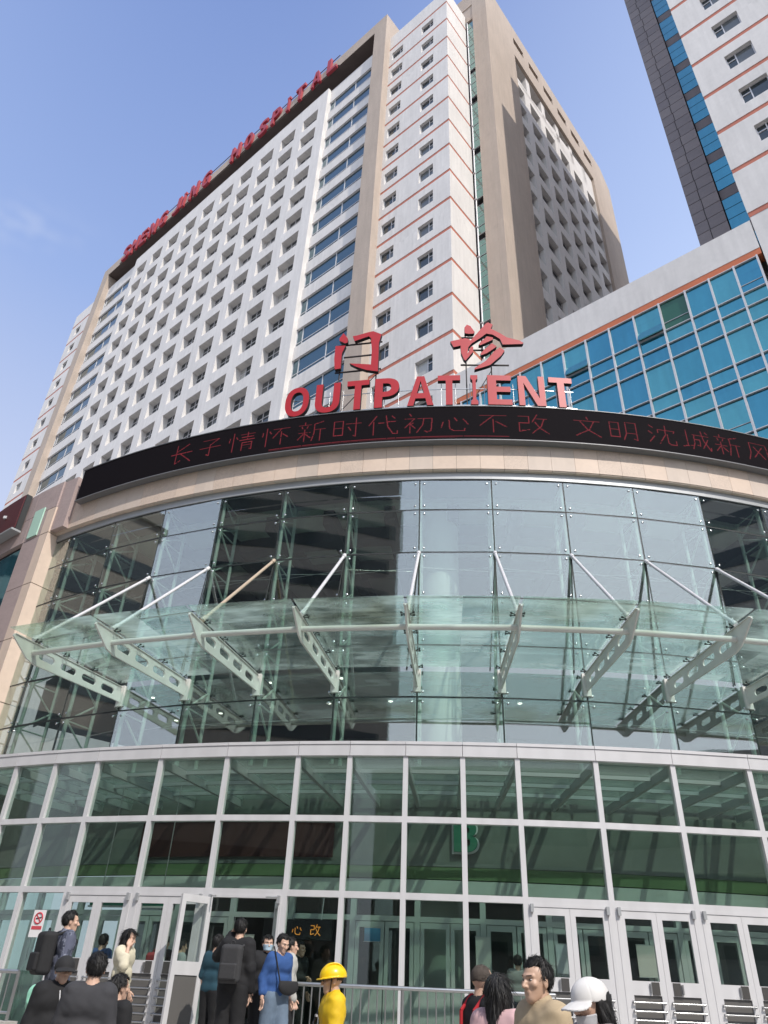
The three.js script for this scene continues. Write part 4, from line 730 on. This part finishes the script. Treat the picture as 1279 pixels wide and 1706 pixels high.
function person(label, o) {
  const s = (o.h ?? 1.7) / 1.7, g = thing('person', label, 'person', [o.x, o.y ?? 0, o.z], o.turn ?? 0, 'people at the entrance'), fine = o.fine ?? .015, bulk = o.bulk ?? 1;
  const sh = [.16 * bulk, 1.39, -.01], arms = [-1, 1].map((k) => { const a = (k < 0 ? o.right : o.left) ?? {}; return { s: [k * sh[0], sh[1], sh[2]], e: a.e ?? [k * (.185 + .025 * bulk), 1.12, -.03], w: a.w ?? [k * .215, .885, .06], grip: a.grip, roll: a.roll ?? 0 }; });
  const st = o.stride ?? 0, legs = [-1, 1].map((k) => ({ h: [k * .09, .9, 0], k: [k * .1, .49, .03 + k * st * .5], a: [k * .105, .085, k * st - .02], t: [k * .125, .035, k * st + .13] }));
  const lean = o.lean ?? 0, L = (p) => [p[0], p[1], p[2] + (p[1] > .95 ? (p[1] - .95) * lean : 0)];
  const neckA = L([0, 1.4, -.015]), hc = L([0, 1.565, .02]), headAt = V(hc[0], hc[1], hc[2]);
  const torso = (e) => [cone(L([-.085 * bulk, 1.3, .0]), L([.085 * bulk, 1.3, .0]), .118 + e, .118 + e, 1.2), cone(L([-.055 * bulk, 1.1, .005]), L([.055 * bulk, 1.1, .005]), .122 * bulk + e, .122 * bulk + e, 1.2), cone(L([-.065, .95, 0]), L([.065, .95, 0]), .122 + e, .122 + e, 1.18), cone(L([-.125 * bulk, 1.395, -.01]), L([.125 * bulk, 1.395, -.01]), .055 + e, .055 + e)];
  const leg = (l, e) => [cone(l.h, l.k, .088 + e, .06 + e), cone(l.k, l.a, .058 + e, .042 + e * .8)];
  const armB = (a, e, full = 1) => { const s0 = L(a.s), e0 = L(a.e), w0 = L(a.w); const m = [0, 1, 2].map((i) => lerp(s0[i], e0[i], Math.min(1, full * 2))); const r = [cone(s0, m, .05 + e, lerp(.05, .04, Math.min(1, full * 2)) + e)]; if (full > .5) { const q = [0, 1, 2].map((i) => lerp(e0[i], w0[i], full * 2 - 1)); r.push(cone(e0, q, .04 + e, lerp(.04, .028, full * 2 - 1) + e)); } return r; };
  const skin = o.skin ?? M.skin;
  // body: one continuous figure, head and hands on finer grids
  const bodyS = union([...torso(0), cone(neckA, [hc[0], hc[1] - .03, hc[2] - .02], .06, .053), ...arms.flatMap((a) => armB(a, 0)), ...legs.flatMap((l) => [...leg(l, 0), cone(l.a, l.t, .04, .032)])], .04);
  const geos = [surfaceNet(bodyS, [-.62, -.02, -.5], [.62, 1.56, .62], .022)];
  const hq = new THREE.Quaternion().setFromEuler(new THREE.Euler(o.nod ?? 0, o.look ?? 0, o.tilt ?? 0, 'YXZ')), inHead = (ge) => ge.clone().applyQuaternion(hq).translate(headAt.x, headAt.y, headAt.z);
  geos.push(inHead(headGeo));
  arms.forEach((a, i) => { const e = V(...L(a.e)), w = V(...L(a.w)); geos.push(aim(i === 0 ? (a.grip ? handGrip : handRelax) : (a.grip ? handGripL : handRelaxL), e, w, a.roll)); });
  const add = (n, ge, m) => { ge.scale(s, s, s); return part(g, n, ge, m); };
  add('body', merge(geos), skin);
  add('eye', inHead(eyeGeo), M.eye); add('iris', inHead(irisGeo), M.iris); add('eyebrow', inHead(browGeo), M.brow); add('lips', inHead(lipGeo), o.lip ?? M.lip);
  if (o.hair) add('hair', inHead(hairs[o.hair]), o.hair === 'buzz' ? M.stubble : M.hair);
  // clothes follow the same bones
  const tp = o.top, e = tp.e ?? .014, hem = tp.hem ?? .9, topS = union([...torso(e), ...arms.flatMap((a) => armB(a, e + .002, tp.sleeve ?? 1)), ...(tp.collar ? [cone(neckA, [neckA[0], neckA[1] + tp.collar, neckA[2] + .01], .075, .072)] : [])], .035);
  add(tp.name, surfaceNet((x, y, z) => { const f = topS(x, y, z) + (tp.fold ?? .004) * .35 * wob(x, y, z, 38) + (tp.fold ?? .004) * .55 * Math.sin((y * .8 + x * .5 + .06 * Math.sin(x * 17 + z * 9)) * 75) * wob(x + .3, y, z, 16); return smax(smax(f, hem - y - .01 * Math.sin(x * 20), .012), -cone(neckA, [hc[0], hc[1] - .04, hc[2]], .058, .06)(x, y, z), .01); }, [-.64, hem - .05, -.45], [.64, 1.56, .62], fine), tp.mat);
  if (tp.open) add('shirt', surfaceNet((x, y, z) => smax(union(torso(e * .5), .03)(x, y, z), 1.0 - y, .01), [-.25, .98, -.2], [.25, 1.47, .25], .02), tp.open);
  const bp = o.pants, pS = union([cone([-.065, .95, 0], [.065, .95, 0], .13, .13, 1.16), ...legs.flatMap((l) => leg(l, bp.e ?? .022))], .03);
  add(bp.name ?? 'trousers', surfaceNet((x, y, z) => smax(smax(pS(x, y, z) + .004 * wob(x, y, z, 34), y - 1.03, .01), (bp.cut ?? .06) - y, .01), [-.3, 0, -.55], [.3, 1.06, .55], .02), bp.mat);
  legs.forEach((l) => add('shoe', surfaceNet(union([cone([l.a[0], .045, l.a[2] - .02], [l.t[0], .04, l.t[2] + .02], .05, .044)], .02), [l.a[0] - .1, -.02, l.a[2] - .12], [l.a[0] + .14, .14, l.t[2] + .12], .012), o.shoes ?? M.dark));
  g.headAt = headAt.clone().multiplyScalar(s); g.hq = hq; g.s = s; g.inHead = inHead; g.addPart = add; g.hand = (i) => V(...L(arms[i].w)).multiplyScalar(s);
  g.world = (v) => v.clone().applyAxisAngle(V(0, 1, 0), g.rotation.y).add(g.position);
  return g;
}
const at = (azDeg, D) => ({ x: D * Math.sin(azDeg * DEG), z: -D * Math.cos(azDeg * DEG) });
const capGeo = () => surfaceNet((x, y, z) => { const dome = Math.max(ell([0, .036, -.012], [.1, .108, .116])(x, y, z), .012 - y + z * .1), top = .034 - (z - .08) * .3 - x * x * 3.2, brim = Math.max(Math.abs(y - top) - .0065, Math.sqrt(x * x * .95 + (z - .085) * (z - .085)) - .1, .05 - z); return smin(dome, brim, .008) + .0015 * Math.max(0, Math.cos(Math.atan2(x, z + .012) * 6) - .93) * 14; }, [-.13, -.04, -.15], [.13, .17, .21], .005);
function backpack(label, mat, p, back, hgt, w = .3, h = .46, d = .17) {   // hangs on a person's back
  const o = thing('backpack', label, 'backpack', [0, 0, 0], p.rotation.y), q = p.world(V(0, hgt * p.s, back)); o.position.copy(q);
  part(o, 'sack', new RoundedBoxGeometry(w, h, d, 4, .06), mat); part(o, 'pocket', new RoundedBoxGeometry(w * .8, h * .42, .06, 3, .025).translate(0, -h * .2, -d / 2 - .015), mat);
  part(o, 'strap', merge([-1, 1].flatMap((k) => { const c = [V(k * .1, h * .42, d * .4), V(k * .12, h * .52, d * .5 + .1), V(k * .125, h * .3, d * .5 + .26), V(k * .13, -.02, d * .5 + .2)]; return [0, 1, 2].map((i) => tube(c[i], c[i + 1], .018, 6)); })), mat);
  part(o, 'top_loop', new THREE.TorusGeometry(.03, .008, 6, 14).translate(0, h / 2 + .01, 0), mat);
  return o;
}
const black = cloth([.014, .014, .016]), black2 = cloth([.022, .022, .024]), jeans = cloth([.16, .22, .3]), navy = cloth([.02, .028, .05]);
const phone = (p, at0, turn, label) => { const o = single('phone', new RoundedBoxGeometry(.072, .15, .009, 2, .004), M.black, label, 'phone'); o.position.copy(p.world(at0)); o.rotation.set(.3, turn, .2); return o; };
const camo = cloth([.1, .12, .17]); camo.map = texture(256, 256, (u, v) => { const a = fbm(u, v, 7, 3, 71), b = fbm(u, v, 9, 3, 73); return a > .56 ? [.16, .18, .26] : b > .55 ? [.62, .66, .8] : [.3, .33, .45]; }, 2, 2); camo.color.setRGB(.33, .33, .35);
const PL = FLOOR + .002;
{ // on the platform
  const p1 = person('man in a dark camouflage jacket with a black backpack by the left railing', { ...at(-19.3, 12.3), y: PL, h: 1.74, turn: 2.25, look: -.3, hair: 'short', top: { name: 'jacket', mat: camo, e: .024, collar: .05, fold: .007 }, pants: { mat: navy } });
  backpack('large black backpack on the man in camouflage', black2, p1, -.24, 1.2, .32, .5, .2);
  const p2 = person('long haired woman in a cream shirt holding a phone to her ear', { ...at(-15.5, 13.0), y: PL, h: 1.6, turn: 1.35, nod: .2, hair: 'long', right: { e: [-.24, 1.2, .14], w: [-.13, 1.46, .1], grip: 1 }, top: { name: 'shirt', mat: cloth([.72, .66, .5]), e: .024, sleeve: .72, hem: .86, fold: .007 }, pants: { mat: black } });
  phone(p2, V(-.11, 1.52, .06), 1.5, 'black phone at the ear of the woman in cream');
  const p3 = person('tall man in black from behind with a grey backpack in the open doorway', { ...at(-8.4, 12.2), y: PL, h: 1.77, turn: Math.PI - .15, nod: .05, hair: 'short', left: { e: [.3, 1.25, .1], w: [.13, 1.5, .05], grip: 1 }, top: { name: 'jacket', mat: black, e: .03, hem: .8, fold: .008 }, pants: { mat: black, e: .035 } });
  backpack('dark grey rectangular backpack on the man in the doorway', cloth([.045, .045, .048]), p3, -.25, 1.16, .3, .46, .16);
  person('woman in black with a pale blue face mask in the doorway', { ...at(-6.5, 12.9), y: PL, h: 1.62, turn: .35, hair: 'tied', top: { name: 'coat', mat: black, e: .028, hem: .7, collar: .04 }, pants: { mat: black } }).addPart;
  const mask = scene.children[scene.children.length - 1];
  mask.addPart('face_mask', mask.inHead(surfaceNet((x, y, z) => Math.max(Math.abs(headBase(x, y, z) - .012) - .004, y + .002, -.085 - y, .02 - z), [-.1, -.11, .0], [.1, .02, .14], .005)), cloth([.45, .6, .72]));
  const p5 = person('short haired woman in a blue denim shirt and jeans leaving the doorway', { ...at(-5.65, 12.2), y: PL, h: 1.6, turn: .75, nod: .3, lean: .08, stride: .12, hair: 'short', right: { e: [-.23, 1.12, -.06], w: [-.25, .88, .02] }, top: { name: 'shirt', mat: cloth([.035, .1, .3]), e: .018, hem: .84, sleeve: .85, fold: .008, open: black }, pants: { mat: jeans, e: .04 }, shoes: M.frameWhite });
  const bag = thing('shoulder_bag', 'black crescent shoulder bag on the woman in blue', 'bag', p5.world(V(.06, .98, .2)).toArray(), p5.rotation.y);
  part(bag, 'pouch', surfaceNet((x, y, z) => Math.max(ell([0, 0, 0], [.17, .11, .06])(x, y, z), y - .06), [-.2, -.14, -.09], [.2, .09, .09], .012), black2); part(bag, 'strap', merge([tube(V(-.15, .04, 0), V(-.2, .38, -.1), .01, 5), tube(V(-.2, .38, -.1), V(-.16, .46, -.2), .01, 5)]), black2);
  person('person in a loose pale grey coat behind the woman in blue', { ...at(-4.95, 12.9), y: PL, h: 1.6, turn: 1.9, hair: 'short', top: { name: 'coat', mat: cloth([.5, .49, .46]), e: .032, hem: .72, fold: .008 }, pants: { mat: black } });
  person('man in a dark teal shirt standing inside the open door', { ...at(-9.75, 13.6), y: PL, h: 1.62, turn: 2.6, hair: 'short', top: { name: 'shirt', mat: cloth([.02, .07, .1]), e: .02, sleeve: .5 }, pants: { mat: black } });
  person('man in a dark jacket holding white papers behind the porch glass', { ...at(-4.3, 16.4), y: PL, h: 1.7, turn: .9, hair: 'short', right: { e: [-.27, 1.13, .03], w: [-.1, 1.1, .26], grip: 1 }, top: { name: 'jacket', mat: black2, e: .024 }, pants: { mat: black } });
  const p9 = person('visitor in dark clothes seen through the second door', { ...at(-13.2, 16.2), y: PL, h: 1.68, turn: 2.7, hair: 'short', top: { name: 'jacket', mat: black2, e: .024 }, pants: { mat: black } });
  backpack('red and white backpack behind the second door', cloth([.42, .06, .07]), p9, -.23, 1.2, .28, .42, .16);
  person('visitor in a pale top seen through the second door', { ...at(-12.1, 16.8), y: PL, h: 1.66, turn: 2.2, hair: 'tied', top: { name: 'shirt', mat: cloth([.5, .52, .55]), e: .02, sleeve: .6 }, pants: { mat: navy } });
  person('visitor in a blue shirt seen through the first door', { ...at(-17, 16.6), y: PL, h: 1.66, turn: 2.9, hair: 'short', top: { name: 'shirt', mat: cloth([.06, .12, .3]), e: .02, sleeve: .6 }, pants: { mat: navy } });
  person('visitor with short hair seen through the doors at right', { ...at(10.2, 17.2), y: PL, h: 1.66, turn: 2.9, hair: 'short', top: { name: 'shirt', mat: cloth([.3, .3, .3]), e: .02, sleeve: .6 }, pants: { mat: navy } });
}
{ // on the forecourt
  const c1 = person('man in a black cap, dark glasses and black zip jacket', { ...at(-19.0, 10.0), h: 1.77, turn: .75, look: -.2, hair: 'buzz', fine: .012, bulk: 1.08, top: { name: 'jacket', mat: black, e: .032, collar: .05, fold: .006, open: cloth([.75, .75, .75]) }, pants: { mat: black } });
  c1.addPart('cap', c1.inHead(capGeo()), black2);
  c1.addPart('glasses', c1.inHead(merge([-1, 1].map((k) => new THREE.SphereGeometry(.024, 10, 8).scale(1, .75, .35).translate(k * .033, .012, .098)).concat([tube(V(-.07, .014, .08), V(.07, .014, .08), .003, 5), ...[-1, 1].map((k) => tube(V(k * .062, .014, .088), V(k * .08, .012, -.01), .003, 5))]))), M.black);
  c1.addPart('zip', merge([tube(V(-.03, 1.4, .105), V(.0, 1.15, .165), .007, 5)]), M.frameWhite);
  const mb = single('plastic_bag', surfaceNet((x, y, z) => ell([0, 0, 0], [.12, .17, .075])(x, y, z) + .012 * wob(x, y, z, 30), [-.17, -.24, -.12], [.17, .24, .12], .012), std([.32, .68, .5], .4), 'mint green bag on the shoulder of the man in the black cap', 'bag'); mb.position.copy(c1.world(V(-.1, 1.34, -.24))); mb.rotation.z = .35;
  const c2 = person('man in a black T-shirt seen from behind at lower left', { ...at(-17.1, 8.7), h: 1.79, turn: Math.PI + .1, look: .15, hair: 'short', fine: .012, left: { e: [.215, 1.12, .0], w: [.21, .93, .17] }, right: { e: [-.215, 1.12, .0], w: [-.22, .9, .1] }, top: { name: 'shirt', mat: cloth([.05, .05, .056]), e: .026, sleeve: .42, hem: .8, fold: .008 }, pants: { mat: black } });
  const nb = single('plastic_bag', surfaceNet((x, y, z) => ell([0, 0, 0], [.05, .17, .1])(x, y, z) + .01 * wob(x, y, z, 34), [-.09, -.2, -.13], [.09, .2, .13], .012), std([.5, .72, .02], .5), 'neon yellow bag at the hip of the man in the black T-shirt', 'bag'); nb.position.copy(c2.world(V(.2, 1.02, .12)));
  person('woman with her hair in a bun and a black top at lower left', { ...at(-15.5, 9.3), h: 1.63, turn: Math.PI - .5, look: -.3, hair: 'bun', fine: .012, top: { name: 'blouse', mat: black, e: .02, sleeve: .45, fold: .006 }, pants: { mat: black } });
  const yel = cloth([.86, .56, .01], .7);
  const w = person('delivery rider in a yellow jacket and yellow helmet facing left', { ...at(-1.9, 9.45), h: 1.79, turn: -1.35, nod: .05, hair: 'buzz', skin: M.skinDark, fine: .011, right: { e: [-.22, 1.12, .0], w: [-.16, 1.02, .24], grip: 1 }, left: { e: [.22, 1.12, .0], w: [.13, 1.05, .25], grip: 1 }, top: { name: 'jacket', mat: yel, e: .032, collar: .05, fold: .008, hem: .85 }, pants: { mat: black } });
  w.addPart('helmet', w.inHead(surfaceNet((x, y, z) => { const sh = Math.abs(ell([0, .045, -.012], [.108, .106, .132])(x, y, z)) - .008; return Math.min(Math.max(sh, .03 - y), Math.max(Math.abs(y - .036 + Math.max(0, z) * .12) - .006, Math.sqrt(x * x * 1.35 + (z - .01) * (z - .01)) - .155, .085 - Math.sqrt(x * x + z * z))); }, [-.17, .0, -.19], [.17, .18, .2], .007)), std([.88, .58, .01], .3));
  w.addPart('helmet_ridge', w.inHead(merge([-.05, 0, .05].map((x) => new THREE.TorusGeometry(.118, .008, 6, 20, 2.2).rotateZ(.47).rotateY(-Math.PI / 2).translate(x, .04, -.012)))), std([.88, .58, .01], .3));
  w.addPart('strap', w.inHead(merge([-1, 1].flatMap((k) => [tube(V(k * .088, .03, .02), V(k * .055, -.1, .03), .006, 5), tube(V(k * .055, -.1, .03), V(0, -.118, .04), .006, 5)]))), M.black);
  w.addPart('glasses', w.inHead(merge([-1, 1].map((k) => new THREE.SphereGeometry(.022, 10, 8).scale(1, .75, .35).translate(k * .033, .012, .098)).concat([-1, 1].map((k) => tube(V(k * .062, .014, .088), V(k * .08, .012, -.01), .003, 5))))), M.black);
  w.addPart('shoulder_strap', merge([tube(V(-.19, 1.36, .08), V(.02, 1.2, .19), .012, 5), tube(V(.02, 1.2, .19), V(.16, 1.02, .16), .012, 5), tube(V(-.15, 1.44, -.03), V(-.19, 1.36, .08), .012, 5)]), M.black);
  w.addPart('reflective_patch', bx(-.05, .05, 1.26, 1.28, .155, .165), M.frameWhite);
  phone(w, V(-.12, 1.06, .36), -1.2, 'phone in the hands of the rider in yellow');
  const c5 = person('man with cropped hair and a black top with red shoulder straps', { ...at(7.75, 8.0), h: 1.83, turn: 1.95, look: .25, hair: 'buzz', fine: .011, bulk: 1.04, top: { name: 'shirt', mat: black, e: .024, sleeve: .5, collar: .02 }, pants: { mat: black } });
  c5.addPart('strap', merge([-1, 1].flatMap((k) => [tube(V(k * .12, 1.475, -.03), V(k * .125, 1.38, .12), .016, 6), tube(V(k * .12, 1.475, -.03), V(k * .11, 1.36, -.135), .016, 6), tube(V(k * .11, 1.36, -.135), V(k * .1, 1.1, -.15), .016, 6)])), cloth([.5, .02, .03]));
  person('woman with long black hair and a pink top seen from behind', { ...at(8.85, 7.0), h: 1.74, turn: 2.5, look: -.2, hair: 'long', fine: .011, top: { name: 'top', mat: cloth([.72, .47, .48]), e: .022, sleeve: .6, fold: .005 }, pants: { mat: black } });
  person('smiling man in a khaki zip jacket facing left', { ...at(11.5, 6.0), h: 1.82, turn: -1.15, look: .1, hair: 'short', skin: M.skinDark, fine: .0095, top: { name: 'jacket', mat: cloth([.5, .39, .25]), e: .026, collar: .06, fold: .006 }, pants: { mat: navy } });
  const c8 = person('woman in a white baseball cap looking down at lower right', { ...at(14.75, 5.3), h: 1.71, turn: -1.2, nod: .22, hair: 'under', fine: .0095, top: { name: 'top', mat: cloth([.4, .36, .36]), e: .022, fold: .005 }, pants: { mat: navy } });
  c8.addPart('cap', c8.inHead(capGeo().scale(.98, .9, 1)), cloth([.8, .78, .76]));
  c8.addPart('face_mask', c8.inHead(surfaceNet((x, y, z) => Math.max(Math.abs(headBase(x, y, z) - .012) - .004, y + .04, -.1 - y, .02 - z), [-.1, -.12, .0], [.1, .0, .14], .005)), cloth([.6, .6, .62]));
}
renderer.render(scene, camera);
